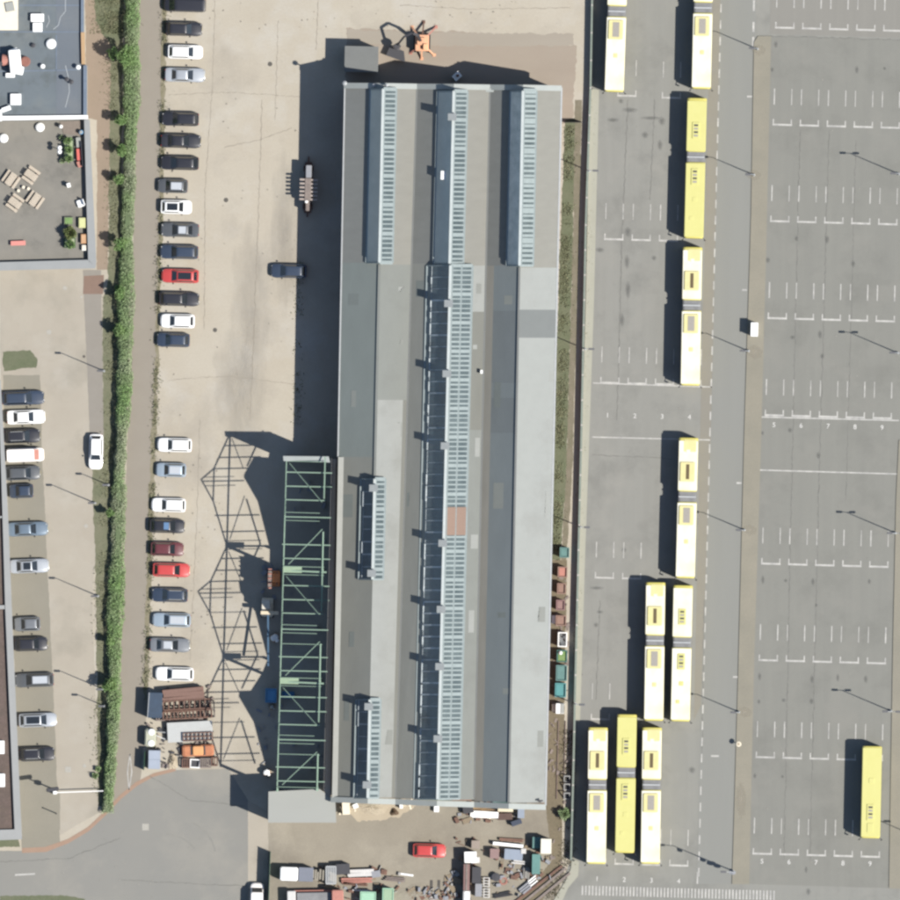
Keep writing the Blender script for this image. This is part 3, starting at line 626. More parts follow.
PC = {'black': (.018, .02, .026), 'navy': (.03, .042, .065), 'dark_grey': (.07, .075, .08), 'grey': (.16, .17, .18), 'silver': (.33, .35, .37), 'white': (.74, .74, .72), 'red': (.46, .03, .025), 'maroon': (.10, .028, .03), 'blue_silver': (.30, .36, .41), 'blue_grey': (.13, .17, .21), 'bright_red': (.40, .05, .045), 'cream_white': (.74, .70, .66)}
def car(kind, cx, cy, L, col, head, label, group, extra=None, w=1.0, cat='car'):
    """head: degrees of the nose, 0 to the east"""
    rz = R(head) + TILT
    if kind not in protos: protos[kind] = make_car(kind); r = protos[kind]; r.location = P(cx, cy); r.rotation_euler = (0, 0, rz); r.scale = (L * S / (KINDS[kind][0] - KINDS[kind][1]), w, 1)
    else: r = dup(protos[kind], P(cx, cy), rz, (L * S / (KINDS[kind][0] - KINDS[kind][1]), w, 1))
    tag(r, label, cat, group)
    if kind == 'van': r.name = 'parked_van'
    xn, xt, xf, xw, xr, xb, zb, zr = KINDS[kind]
    for ch in r.children:
        if ch.name.startswith('body'): ch.material_slots[0].link = 'OBJECT'; ch.material_slots[0].material = paint(col, PC[col], metal=.25 if col in ('silver', 'grey', 'blue_silver', 'blue_grey') else 0)
        if extra == 'orange_glass' and ch.name.startswith('windscreen'): ch.material_slots[0].link = 'OBJECT'; ch.material_slots[0].material = salmon_m
    if extra in ('dark_roof', 'blue_roof', 'pale_roof'):
        mt = {'dark_roof': glass_m, 'blue_roof': M('blue_tinted_glass', (.10, .17, .28), grain=.03, rough=.15), 'pale_roof': paint('roof_silver', (.36, .38, .40))}[extra]
        a, c = (xr + .25, xw - .12) if extra != 'blue_roof' else (xw - .75, xw - .15)
        part(MB().prism([(a, -.45), (c, -.45), (c, .45), (a, .45)], zr + .004, zr + .02), 'roof_panel', mt, r)
    if extra == 'rails':
        for s in (-1, 1): part(MB().bar((xr + .3, s * .56, zr + .03), (xw - .2, s * .56, zr + .03), .05), 'roof_rail', galv_m, r)
    return r
GB, GC = 'cars parked in a row on the yard', 'cars parked beside the western building'
E_, W_ = 0, 180
cars_b = [
 ('van', 185, 5, 42, 'black', W_, 'long black van parked first in the yard row, at its north end', None),
 ('estate', 184, 29, 36, 'black', E_, 'black estate car parked between the long black van and a white car', None),
 ('hatchback', 185, 52, 35, 'white', E_, 'white hatchback parked between a black estate and a silver saloon', None),
 ('sedan', 185, 75, 40, 'silver', E_, 'silver saloon parked just north of the wide gap in the yard row', None),
 ('estate', 180.5, 119, 37, 'black', W_, 'black estate car first south of the wide gap in the yard row', None),
 ('sedan', 181, 141, 40, 'black', E_, 'black saloon, middle of the three black cars south of the wide gap', None),
 ('hatchback', 180, 163, 38, 'black', W_, 'black hatchback, last of three black cars and just north of the short grey car', None),
 ('hatchback', 173, 186, 30, 'dark_grey', W_, 'short dark grey car with a pale roof beside a white car', 'pale_roof'),
 ('hatchback', 176, 207, 31, 'white', E_, 'short white car with a dark glass roof', 'dark_roof'),
 ('sedan', 180, 230, 38, 'dark_grey', W_, 'dark grey saloon with a pale roof between a white and a navy car', 'pale_roof'),
 ('estate', 179.5, 252, 38, 'navy', W_, 'navy car parked directly north of the red car with a dark roof', None),
 ('hatchback', 180.5, 276, 37, 'bright_red', W_, 'bright red car with a dark glass roof in the yard row', 'dark_roof'),
 ('estate', 179, 299, 40, 'black', E_, 'black car parked directly south of the red car with a dark roof', None),
 ('hatchback', 178, 321, 34, 'white', W_, 'white hatchback next to last before the long empty stretch of the yard row', None),
 ('hatchback', 173.5, 340, 33, 'navy', W_, 'dark navy hatchback parked last before the long empty stretch of the yard row', None),
 ('estate', 175, 445, 34, 'white', W_, 'white estate first after the long empty stretch of the yard row', None),
 ('hatchback', 171.5, 470, 30, 'blue_silver', W_, 'short silver hatchback between two white cars in the yard row', 'pale_roof'),
 ('estate', 169, 505, 34, 'white', W_, 'white estate parked directly north of the black car with a blue roof strip', None),
 ('hatchback', 167, 526, 35, 'black', E_, 'black hatchback with a blue glass strip across the roof', 'blue_roof'),
 ('hatchback', 167, 549, 33, 'maroon', E_, 'dark maroon hatchback parked beside a bright red car', None),
 ('hatchback', 171, 570, 37, 'bright_red', E_, 'bright red hatchback parked south of the maroon car', None),
 ('estate', 170, 595, 36, 'navy', W_, 'dark navy estate with roof rails south of the red hatchback', 'rails'),
 ('estate', 172, 620, 38, 'blue_silver', W_, 'pale blue silver estate between the navy estate and a grey saloon', 'pale_roof'),
 ('sedan', 170, 645, 40, 'grey', E_, 'grey saloon parked next to last before the rusty scrap', 'pale_roof'),
 ('estate', 175, 674, 38, 'white', W_, 'white estate parked against the rusty scrap stack', 'rails')]
for k, x, y, L, c, h, lab, ex in cars_b: car(k, x, y, L, c, h, lab, GB, ex)
cars_c = [
 ('estate', 23, 398, 42, 'navy', E_, 'long dark navy car at the north end of the row by the western building', None),
 ('sedan', 26, 417, 38, 'white', E_, 'white saloon between two dark cars by the western building', None),
 ('estate', 22, 436, 36, 'black', E_, 'black estate between a white saloon and a white car with an orange windscreen', 'rails'),
 ('van', 25, 455, 38, 'cream_white', E_, 'white car with an orange sunshade across its windscreen', 'orange_glass'),
 ('hatchback', 22.5, 473, 35, 'dark_grey', E_, 'dark grey car directly south of the white one with the orange windscreen', None),
 ('hatchback', 21.5, 491, 24, 'navy', W_, 'tiny dark navy city car by the western building', None),
 ('sedan', 28, 529, 40, 'blue_grey', E_, 'blue grey saloon parked alone between gaps by the western building', None),
 ('sedan', 29.5, 566, 39, 'silver', E_, 'silver car with a dark roof panel by the western building', 'dark_roof'),
 ('hatchback', 27.5, 624, 26, 'grey', W_, 'small grey city car beside a black hatchback', None),
 ('hatchback', 31, 644, 33, 'black', E_, 'black hatchback parked south of the small grey car', None),
 ('estate', 34.5, 680, 39, 'dark_grey', W_, 'dark grey estate with a grey roof by the brown planted roof', 'pale_roof'),
 ('hatchback', 37.5, 720, 38, 'silver', E_, 'silver hatchback with a dark glass roof beside the brown planted roof', 'dark_roof'),
 ('estate', 37, 754, 35, 'black', E_, 'black car with roof rails last in the row before the white barrier', 'rails')]
for k, x, y, L, c, h, lab, ex in cars_c: car(k, x, y, L, c, h + 3.4, lab, GC, ex)
car('hatchback', 96, 451.5, 35, 'white', -90, 'white hatchback parked lengthways against the hedge verge', None, None)
car('hatchback', 289, 271, 36, 'navy', W_, 'dark blue grey car half inside the long shadow of the hall', None)
car('hatchback', 429, 850.5, 33, 'bright_red', E_, 'red hatchback standing alone on the yard south of the hall', None, None)
car('van', 257, 901, 36, 'cream_white', 90, 'white van cut by the bottom edge beside the green gate', None, None, cat='van')

# buses: nose along +x
yel = M('bus_yellow', (.46, .41, .11), (.42, .37, .09), sc=1.0, mix=.4, grain=.04, rough=.35, coat=.3, obj=True)
ylw = M('bus_roof_yellow', (.45, .43, .165), (.42, .40, .14), sc=.8, mix=.6, grain=.04, rough=.5, obj=True)
whr = M('bus_roof_white', (.62, .60, .50), (.50, .47, .33), sc=.45, mix=.9, grain=.05, rough=.5, obj=True)
pyl = M('bus_roof_unit', (.50, .46, .23), (.45, .40, .18), sc=.8, mix=.6, grain=.05, rough=.5, obj=True)
bel_m = M('bellows_rubber', (.17, .17, .17), (.24, .24, .24), sc=1.5, grain=.1, rough=.8, obj=True)
gril_m = M('grille_grey', (.26, .24, .21), (.2, .19, .17), sc=4, grain=.15, obj=True)
brn_m = M('vent_slot', (.10, .075, .04), grain=.1, obj=True)
def bus_body(x0, x1, W=2.5, H=2.98, rn=.0, rt=.0):
    m = MB(); rg = []
    def prof(w, top): return [(w * .96, .32), (w, .5), (w, 1.1), (w, top - .38), (w - .06, top - .16), (w - .17, top - .05), (w - .42, top)]
    for x, ins, dz in ((x0, .10, .10), (x0 + .05, .03, .04), (x0 + .18, 0, 0), (x1 - .4, 0, 0), (x1 - .14, .03, .03), (x1 - .04, .09, .08), (x1, .18, .2)):
        h = prof(W / 2 - ins, H - dz); rg.append([(x, y, z) for y, z in h] + [(x, -y, z) for y, z in h[::-1]])
    return m.rings(rg)
def seg_details(t, x0, x1, front, rear, wheels, H=2.98, W=2.5):
    n = max(2, int((x1 - x0 - 1.0) / 1.55)); 
    for s in (-1, 1):
        for i in range(n):
            a = x0 + .5 + (x1 - x0 - 1.0) * i / n; b_ = a + (x1 - x0 - 1.0) / n - .1
            part(MB().box(((a + b_) / 2, s * (W / 2 + .004), 1.75), (b_ - a, .02, 1.05)), 'side_window', glass_m, t)
        for x in wheels:
            w = part(MB().tube((x, s * (W / 2 - .3), .48), (x, s * (W / 2 + .012), .48), .48, n=18), 'wheel', black_m, t); part(MB().tube((x, s * (W / 2 + .006), .48), (x, s * (W / 2 + .03), .48), .28, n=14), 'rim', rim_m, w)
    if front:
        part(MB().box((x1 - .03, 0, 1.75), (.08, 2.15, 1.35)), 'windscreen', glass_m, t)
        for s in (-1, 1):
            part(MB().box((x1 - .02, s * .92, .75), (.1, .34, .2), 0, .02), 'headlight', lamp_m, t); part(MB().bar((x1 - .12, s * 1.2, 2.55), (x1 + .16, s * 1.42, 2.4), .06).box((x1 + .2, s * 1.42, 2.15), (.14, .22, .45), 0, .03), 'mirror', black_m, t)
    if rear:
        part(MB().box((x0 + .04, 0, 1.95), (.12, 1.9, .8)), 'rear_window', glass_m, t)
        for s in (-1, 1): part(MB().box((x0 + .04, s * 1.02, .95), (.12, .16, .5), 0, .02), 'tail_light', tail_m, t)
def slots(t, x, H, mat):
    u = part(MB().box((x, -.05, H + .05), (2.1, .95, .10), 0, .04), 'roof_unit', mat, t)
    for i in range(4): part(MB().box((x - .66 + i * .44, -.05, H + .105), (.24, .52, .03)), 'fan', gril_m if i % 2 else dark_m, u)
def make_bus(kind):
    """'white' or 'yellow' roofs on articulated buses, 'solo' a yellow short bus; origin in the middle"""
    t = thing('city_bus' if kind == 'solo' else 'articulated_bus', 'prototype', 'bus'); H = 2.98
    if kind == 'solo':
        part(bus_body(-5.95, 5.95), 'body', yel, t, True); part(MB().box((0, 0, H + .012), (11.5, 2.42, .05), 0, .06), 'roof', ylw, t)
        seg_details(t, -5.95, 5.95, True, True, (-3.3, 3.2)); slots(t, 2.6, H + .03, ylw); part(MB().box((4.6, -.05, H + .07), (1.2, .8, .08), 0, .04), 'hatch', ylw, t); part(MB().box((-1.5, 0, H + .06), (.7, .7, .06), 0, .05), 'hatch', ylw, t)
        return t
    r0, r1, f0, f1 = -8.95, -2.05, -.75, 9.0
    rm = ylw if kind == 'yellow' else whr
    part(bus_body(r0, r1), 'rear_body', yel, t, True); part(bus_body(f0, f1), 'front_body', yel, t, True)
    xm = (r0 + r1) / 2
    part(MB().box((xm + .12, 0, H + .012), (r1 - r0 - (.5 if kind == 'yellow' else .55), 2.44, .05), 0, .06), 'roof', rm, t)
    part(MB().box(((f0 + f1) / 2 - .05, 0, H + .012), (f1 - f0 - .35, 2.44, .05), 0, .06), 'roof', rm, t)
    bl = MB(); rg = []
    for i in range(15):
        x = r1 - .06 + (f0 - r1 + .12) * i / 14; w = 1.17 + (.04 if i % 2 else -.03); z = 2.78 + (.04 if i % 2 else -.03)
        h = [(w, .45), (w, z - .3), (w - .1, z - .06), (w - .3, z)]; rg.append([(x, y, zz) for y, zz in h] + [(x, -y, zz) for y, zz in h[::-1]])
    part(bl.rings(rg), 'bellows', bel_m, t)
    part(MB().box(((r1 + f0) / 2, 0, 2.82), (.22, 2.2, .12), 0, .04), 'bellows_hoop', galv_m, t)
    seg_details(t, r0, r1, False, True, (-6.2,)); seg_details(t, f0, f1, True, False, (1.2, 6.4))
    if kind == 'white':
        a = part(MB().box((-4.6, -.06, H + .10), (2.5, 1.9, .2), 0, .1), 'roof_unit', pyl, t); part(MB().box((-4.6, -.02, H + .205), (1.9, .42, .04)), 'grille', brn_m, a)
        a = part(MB().box((.95, -.06, H + .10), (2.5, 1.9, .2), 0, .1), 'roof_unit', pyl, t); part(MB().box((.95, -.02, H + .205), (1.9, .85, .03)), 'grille', gril_m, a)
        part(MB().box((-7.9, .2, H + .03), (1.6, 1.7, .05), 0, .1), 'end_panel', pyl, t)
        part(MB().box((4.3, 0, H + .05), (.55, .55, .05), 0, .05), 'hatch', pyl, t); part(MB().box((-7.2, 0, H + .05), (.5, .5, .05), 0, .05), 'hatch', whr, t)
    else:
        slots(t, -4.9 + .1, H + .03, rm); slots(t, 1.1, H + .03, rm)
        part(MB().box((4.0, 0, H + .05), (.6, .6, .05), 0, .05), 'hatch', rm, t); part(MB().box((6.4, -.4, H + .05), (.5, .5, .05), 0, .05), 'hatch', rm, t)
    return t
bprotos = {}
def bus(kind, top, bot, label, recolour=None):
    a, c = P(*top), P(*bot); mid = (a + c) / 2; rz = math.atan2(c.y - a.y, c.x - a.x); L = (c - a).length; L0 = 11.9 if kind == 'solo' else 17.95
    if kind not in bprotos: r = bprotos[kind] = make_bus(kind); r.location = mid; r.rotation_euler = (0, 0, rz); r.scale = (L / L0, 1.0, 1)
    else: r = dup(bprotos[kind], mid, rz, (L / L0, 1.0, 1))
    tag(r, label, 'bus', 'articulated buses parked on the depot' if kind != 'solo' else None)
    if recolour:
        for ch in r.children:
            if ch.name.startswith('roof') and not ch.name.startswith('roof_unit'): ch.material_slots[0].link = 'OBJECT'; ch.material_slots[0].material = recolour
    return r
bus('white', (618.5, -47), (614, 92), 'white roofed articulated bus cut by the top edge, nearest the boundary wall')
bus('white', (704, -51), (701, 89), 'white roofed articulated bus cut by the top edge, beside the dashed lane line')
bus('yellow', (697, 98), (693.5, 238.5), 'all yellow articulated bus nose to tail between two white roofed ones')
bus('white', (692.5, 247), (690, 385.5), 'white roofed articulated bus with its nose at the northern stop line')
bus('white', (688.5, 437.5), (685, 578), 'white roofed articulated bus with its tail at the southern stop line')
bus('white', (655.5, 582), (653.5, 720.5), 'white roofed articulated bus parked beside the one with fan slots on its roof')
bus('yellow', (683, 585), (680, 721), 'pale roofed articulated bus with two sets of four fan slots on its white roof', whr)
bus('white', (598, 727), (596, 863.5), 'white roofed articulated bus parked closest to the green wall at the crossing')
bus('yellow', (627, 714), (624.5, 852.5), 'all yellow articulated bus parked between two white roofed ones at the crossing')
bus('white', (652, 727), (650, 863.5), 'white roofed articulated bus on the lane side of the yellow one at the crossing')
bus('solo', (872, 746), (870, 838), 'short yellow single bus parked alone among the empty bays')
# ------------------------------------------------------------------ lamps, wall, fences
def lamp(px, py, h, label, head='single', reach=.9, rz=0.0, group='lamp posts on tall poles'):
    t = thing('street_lamp', label, 'lamp post', P(px, py), TILT + rz, group)
    part(MB().lathe((0, 0, 0), [(.16, 0), (.16, .5), (.11, .55)], 10), 'base', galv_m, t)
    part(MB().tube((0, 0, .5), (0, 0, h), .075, .045, 10), 'pole', galv_m, t)
    for s in ((1,) if head == 'single' else (-1, 1)):
        a = part(MB().tube((0, 0, h - .05), (s * reach, 0, h + .12), .045, .04, 8), 'arm', galv_m, t)
        part(MB().box((s * (reach + .3), 0, h + .13), (.75, .26, .13), 0, .05), 'lamp_head', M('lamp_housing', (.10, .10, .105), grain=.08, rough=.5), t)
    return t
for x, y, q in ((757.5, 49, 'by the dashed lane edge'), (754, 175, 'level with the all yellow lane bus'), (748.5, 351, 'just south of the white cabinet'), (744.5, 530, 'south of both long stop lines'), (739, 712, 'level with the paired bus noses')):
    lamp(x, y, 7.1, 'grey lamp post on the median strip ' + q, reach=.5, rz=pi)
t = lamp(733, 871, 10.2, 'tallest mast at the south end of the median, with camera boxes on it', reach=1.0, rz=pi)
for z, d in ((2.6, .55), (3.6, .8), (5.0, .4), (8.9, .35)): part(MB().box((.1, .15, z), (d, .4, .5), 0, .05), 'camera_box', grey_m, t)
for x, y, q in ((899, 174, 'level with the second bay row'), (898, 353, 'level with the fourth bay row'), (895.5, 533, 'level with the sixth bay row'), (891, 711, 'north of the short yellow bus'), (930, 842, 'east of the short yellow bus')):
    lamp(x, y, 8.3, 'double headed lamp post on the outer median ' + q, 'double', .55)
for x, y, q in ((589, 171, 'level with the all yellow bus'), (585, 349, 'north of the first stop line'), (580.5, 527, 'level with the southern half of the hall'), (575.5, 704, 'beside the white crate')):
    lamp(x, y, 7.1, 'grey lamp post beside the green wall ' + q, reach=.5)
for x, y, q in ((104, 371, 'opposite the island lawn'), (95, 503, 'level with the tiny navy city car'), (98, 596, 'level with the gap between parked cars'), (103, 689, 'level with the dark grey estate')):
    lamp(x, y, 7.1, 'lamp post on the hedge verge ' + q, reach=.15, rz=pi)
for x, y, q in ((108.5, 485, 'behind the lengthways white hatchback'), (104.5, 706, 'level with the silver hatchback at the south')):
    lamp(x, y, 4.4, 'short lamp post against the hedge ' + q, reach=.12, rz=pi)
wt = M('wall_green_coping', seen(166, 178, 168), seen(142, 154, 146), sc=1.2, grain=.1)
def fence_run(name, pts, h, w, mat, label, cat, pmat=None, step=20, pw=.12, cap=None):
    t = thing(name, label, cat, P(*pts[0])); o0 = P(*pts[0]); m = MB(); c = MB()
    for a, b_ in zip(pts, pts[1:]):
        A, B_ = P(*a) - o0, P(*b_) - o0; d = (B_ - A).normalized(); n = Vector((-d.y, d.x, 0)) * w / 2
        m.prism([A - n, B_ - n, B_ + n, A + n], 0, h); n2 = n * 1.25; c.prism([A - n2, B_ - n2, B_ + n2, A + n2], h + .002, h + .06)
    part(m, 'panel', mat, t); part(c, 'coping', cap or mat, t); k = 0
    for a, b_ in zip(pts, pts[1:]):
        A, B_ = P(*a) - o0, P(*b_) - o0; L = (B_ - A).length; n = max(1, int(L / (step * S)))
        for i in range(n): p_ = A.lerp(B_, i / n); part(MB().box((p_.x, p_.y, (h + .1) / 2), (pw, pw, h + .1), TILT), 'post', pmat or mat, t)
    return t
fence_run('boundary_wall', [(593, -50), (590.5, 88), (585.8, 225), (581, 450), (575.5, 675), (573.6, 760), (571, 860)], 1.0, .2, render_m, 'long low wall with a pale green coping between the track and the bus bays', 'wall', step=24, pw=.22, cap=wt)
fence_run('green_fence', [(270.5, 852), (268.5, 905)], 2.1, .04, M('mesh_green', (.05, .10, .07), grain=.2), 'tall dark green yard fence by the cut off white van', 'fence', step=12, pw=.09)
fence_run('mesh_fence', [(565, 122.5), (583, 122.5)], 1.6, .03, dark_m, 'short dark fence closing off the trackside grass', 'fence', step=9, pw=.07)
fence_run('yard_fence', [(145, 752), (144, 770)], 1.6, .05, M('fence_green', (.04, .09, .05), grain=.2), 'short green fence beside the blue grey cabinet', 'fence', step=8, pw=.08)
t = thing('barrier', 'white boom barrier across the western car park entrance', 'barrier', P(55, 792.5), R(2.0))
part(MB().box((0, 0, .5), (.5, .4, 1.0), 0, .05), 'housing', wpaint_m, t); part(MB().bar((.1, 0, 1.0), (6.2, 0, 1.05), .10), 'boom', wpaint_m, t); part(MB().bar((6.1, 0, 0), (6.1, 0, .98), .12), 'rest_post', wpaint_m, t)
t = thing('gate_lamp', 'black double headed lamp on a column beside the white barrier', 'lamp post', P(53, 789)); part(MB().tube((0, 0, 0), (0, 0, 4.6), .1, .07), 'pole', dark_m, t); part(MB().box((0, 0, 4.7), (1.6, .5, .2), R(8), .1), 'lamp_head', dark_m, t); part(MB().box((.0, 0, 2.6), (.5, .5, .6)), 'sign_box', dark_m, t)
t = thing('bollard', 'thin dark post on the concrete patch south of the barrier', 'post', P(56.5, 813.5)); part(MB().tube((0, 0, 0), (0, 0, 2.3), .07), 'post', dark_m, t); part(MB().lathe((0, 0, 2.3), [(.1, 0), (.1, .1), (.03, .16)], 10), 'cap', dark_m, t)
t = thing('electrical_cabinet', 'white electrical cabinet standing on the median strip', 'cabinet', P(754.2, 329.5, .13), TILT)
part(MB().box((0, 0, .85), (.82, 1.66, 1.7), 0, .02), 'body', wpaint_m, t); part(MB().box((0, 0, 1.74), (.92, 1.76, .08), 0, .03), 'roof', wpaint_m, t)
for s in (-1, 1): d = part(MB().box((-.42, s * .4, .85), (.03, .74, 1.5)), 'door', wpaint_m, t); part(MB().box((-.45, s * .1, .9), (.04, .05, .2)), 'handle', dark_m, d)
t = thing('round_sign', 'small round sign on the median strip near its south end', 'sign', P(738.5, 744, .13), TILT); part(MB().tube((0, 0, 0), (0, 0, 1.0), .05), 'post', galv_m, t); part(MB().lathe((0, 0, 1.0), [(.32, 0), (.34, .05), (.3, .1)], 20), 'disc', cream_m, t); part(MB().lathe((0, 0, 1.1), [(.2, 0), (.2, .03)], 16), 'boss', sand_m, t)
# ------------------------------------------------------------------ western buildings
def rel(o0, px, py, z=0): return P(px, py, z) - o0
tb = thing('office_block', 'flat blue grey roofed office block with white parapet and rooftop plant', 'building', P(40, 60)); o0 = Vector(tb.location)
rb = M('roof_bitumen_blue', seen(136, 147, 154), seen(124, 134, 143), sc=.3, mix=.9, grain=.06, stain=seen(150, 156, 156), stsc=.2, stamt=.7, dark=seen(112, 120, 122), dsc=.3)
rb2 = M('roof_bitumen_light', seen(140, 148, 157), seen(126, 135, 146), sc=.4, mix=.9, grain=.06, stretch=(.6, .3, 1), stain=seen(150, 154, 156), stsc=.3, stamt=.5)
def bp(t, name, pts, z0, z1, mat, o=None): return part(MB().prism([rel(o or o0, x, y) for x, y in pts], z0, z1), name, mat, t)
bp(tb, 'wall', ((-80, -60), (84.5, -60), (84.5, 64), (87.5, 66), (87.5, 119), (-80, 122)), 0, 6.6, render_m)
bp(tb, 'roof', ((-80, -60), (57, -60), (57, 117), (-80, 120)), 6.6, 6.66, rb); bp(tb, 'roof_strip', ((57, -60), (83, -60), (83, 116.5), (57, 117)), 6.6, 6.67, rb2)
bp(tb, 'parapet', ((81.5, -60), (84.5, -60), (84.5, 33), (81.5, 33)), 6.66, 7.0, bluegrey_m); bp(tb, 'parapet', ((84, 66), (87.5, 66), (87.5, 115.5), (84, 115.5)), 6.66, 7.05, bluegrey_m)
bp(tb, 'parapet', ((-80, 117.5), (88.5, 115.8), (88.5, 119.6), (-80, 122.5)), 6.66, 7.1, wpaint_m); bp(tb, 'sill_board', ((81.5, 33), (85.5, 33), (85.8, 65), (82.2, 65)), 6.66, 7.05, M('orange_board', seen(228, 192, 150), seen(212, 176, 136), grain=.06))
for a, c in (((0, 32.5), (83, 32.5)), ((0, 72), (57, 71)), ((57, 36), (57, 71)), ((57, 71), (83, 70)), ((20, 6), (83, 6))): part(MB().bar(rel(o0, *a, 6.68), rel(o0, *c, 6.68), .14, .03), 'felt_seam', bluegrey_m, tb)
for pts in (((66, 0), (66, 12), (61, 18), (59, 26), (54, 30)), ((49, 16), (50, 22), (47, 28)), ((66, 66), (69, 78), (70, 92), (66, 108))):
    m = MB()
    for a, c in zip(pts, pts[1:]): m.bar(rel(o0, *a, 6.69), rel(o0, *c, 6.69), .09, .03)
    part(m, 'cable', M('pale_cable', (.3, .32, .33), grain=.1), tb)
def roofobj(name, px, py, d, label, cat, mat, z=6.67, rz=0.0, cap=None, lid=None):
    t = thing(name, label, cat, P(px, py, z), R(rz)); part(MB().box((0, 0, d[2] / 2), d, 0, .03), 'body', mat, t)
    part(MB().box((0, 0, d[2] + .05), (d[0] + .08, d[1] + .08, .1), 0, .04), 'lid', lid or mat, t); return t
t = roofobj('roof_shelter', 6, 10, (3.2, 5.3, .7), 'large cream plant box at the north west of the blue grey roof', 'roof box', cream_m); part(MB().box((.6, .3, .9), (1.1, 1.2, .2), .2, .03), 'vent', lgrey_m, t)
for x, y, w_, h_, l in ((38, 18.5, 1.6, .95, 'wider white skylight box north of its twin on the blue grey roof'), (38.3, 28, 1.15, 1.1, 'white skylight box touching the wider one on the blue grey roof'), (16.5, 100, 1.3, 1.35, 'square white skylight box near the white parapet'), (7, 109.5, 1.1, .5, 'slim tilted white duct box near the white parapet'), (0, 116, .6, 1.4, 'white box cut by the frame beside the parapet'), (11, 76, 1.1, .5, 'low white box south of the rooftop air unit')):
    roofobj('skylight_box', x, y, (w_, h_, .45), l, 'skylight', wpaint_m, rz=20 if w_ == 1.1 and h_ == .5 and y > 100 else 0)
def dome(px, py, r, z, label, mat=None):
    t = thing('roof_dome', label, 'dome', P(px, py, z)); part(MB().lathe((0, 0, 0), [(r, 0), (r, .25)], 20), 'curb', lgrey_m, t); part(MB().lathe((0, 0, .25), [(r * .95, 0), (r * .85, .16), (r * .55, .28), (r * .2, .33)], 20), 'dome', mat or wpaint_m, t, True)
dome(51.7, 44.5, .7, 6.67, 'round white roof dome beside the rooftop air unit')
t = thing('air_handling_unit', 'white rooftop air unit with brown ducts on the blue grey roof', 'air unit', P(16, 63, 6.67))
part(MB().box((0, .1, .8), (1.5, 3.0, 1.6), .1, .1), 'body', wpaint_m, t); part(MB().box((.4, -1.0, .7), (1.3, 1.1, 1.4), -.2, .1), 'body_section', wpaint_m, t); part(MB().tube((-1.6, .3, .6), (-.7, .3, .7), .75, .6, 14), 'duct', salmon_m, t); part(MB().lathe((1.3, .1, 0), [(.65, 0), (.65, .7), (.5, .8)], 16), 'fan_drum', M('brown_drum', (.20, .09, .07), grain=.15), t); part(MB().box((-.2, 1.5, .9), (1.0, .5, .5), .3, .05), 'hood', wpaint_m, t)
part(MB().tube((-1.9, -.2, 1.0), (-1.9, -.2, 1.9), .3), 'stack', dark_m, t)
for x, y, h_, l in ((43.5, 67, .5, 'thin white vent pipe east of the rooftop air unit'), (67.5, 80, 1.0, 'dark capped vent on the pale roof strip'), (79, 68, .7, 'small vent beside the orange sill board'), (34, 46, .25, 'tiny dark roof outlet west of the white dome'), (72, 82.5, .4, 'small white stub vent beside the dark capped one')):
    t = thing('roof_vent', l, 'vent', P(x, y, 6.67)); mm = dark_m if 'dark' in l else wpaint_m; part(MB().tube((0, 0, 0), (0, 0, h_), .16), 'pipe', mm, t); part(MB().lathe((0, 0, h_), [(.3, 0), (.28, .1), (.1, .16)], 12), 'cowl', mm, t)
# terrace
tt = thing('roof_terrace', 'lower roof terrace with grey felt floor and pale metal parapet', 'building', P(40, 195)); o1 = Vector(tt.location)
tf = M('terrace_felt', seen(168, 164, 155), seen(154, 151, 144), sc=.35, mix=.9, grain=.09, stain=seen(178, 172, 161), stsc=.25, stamt=.7, dark=seen(134, 132, 126), dsc=.3)
bp(tt, 'wall', ((-80, 122.6), (88.6, 120), (94, 263), (93, 266), (-80, 271.5)), 0, 3.3, render_m, o1)
bp(tt, 'floor', ((-80, 122.8), (84, 120), (88, 261), (-80, 265)), 3.3, 3.34, tf, o1)
pz = M('parapet_metal', seen(190, 193, 194), seen(178, 182, 184), sc=.5, grain=.05)
bp(tt, 'parapet', ((84.5, 120), (90, 120), (96.5, 262), (96, 267), (88.5, 260)), 3.34, 4.15, pz, o1); bp(tt, 'parapet', ((-80, 264.5), (88, 260), (96, 267), (95.5, 268.5), (-80, 272.5)), 3.34, 4.15, pz, o1)
bp(tt, 'planter_strip', ((60, 122), (81, 121), (82, 136), (64, 134)), 3.34, 3.42, M('gravel_bed', seen(168, 156, 146), seen(140, 130, 122), sc=3, grain=.2), o1)
ZT = 3.34
t0 = None
for x, y, a, l in ((11.5, 179.5, 35, 'north western picnic table of the four on the terrace'), (31.5, 175.5, -55, 'north eastern picnic table of the four on the terrace'), (15.5, 203, -55, 'south western picnic table of the four on the terrace'), (35.5, 200, 35, 'south eastern picnic table of the four on the terrace')):
    rz = R(-a)
    if t0 is None:
        t0 = t = thing('picnic_table', l, 'picnic table', P(x, y, ZT), rz, 'picnic tables set in a pinwheel on the terrace')
        m = MB()
        for i in range(5): m.box((-.36 + .18 * i, 0, .74), (.15, 1.7, .04))
        part(m, 'table_top', M('timber_pale', (.42, .365, .29), (.33, .28, .22), sc=3, grain=.12, obj=True), t)
        for s in (-1, 1):
            m = MB()
            for i in (-1, 1): m.box((s * .8 + i * .09, 0, .44), (.16, 1.7, .04))
            part(m, 'seat', _mats['timber_pale'], t)
        for s in (-1, 1): part(MB().bar((-.8, s * .6, 0), (-.2, s * .6, .7), .07).bar((.8, s * .6, 0), (.2, s * .6, .7), .07).bar((-.9, s * .6, .39), (.9, s * .6, .39), .07), 'trestle', wood_m, t)
    else: tag(dup(t0, P(x, y, ZT), rz), l, 'picnic table', 'picnic tables set in a pinwheel on the terrace')
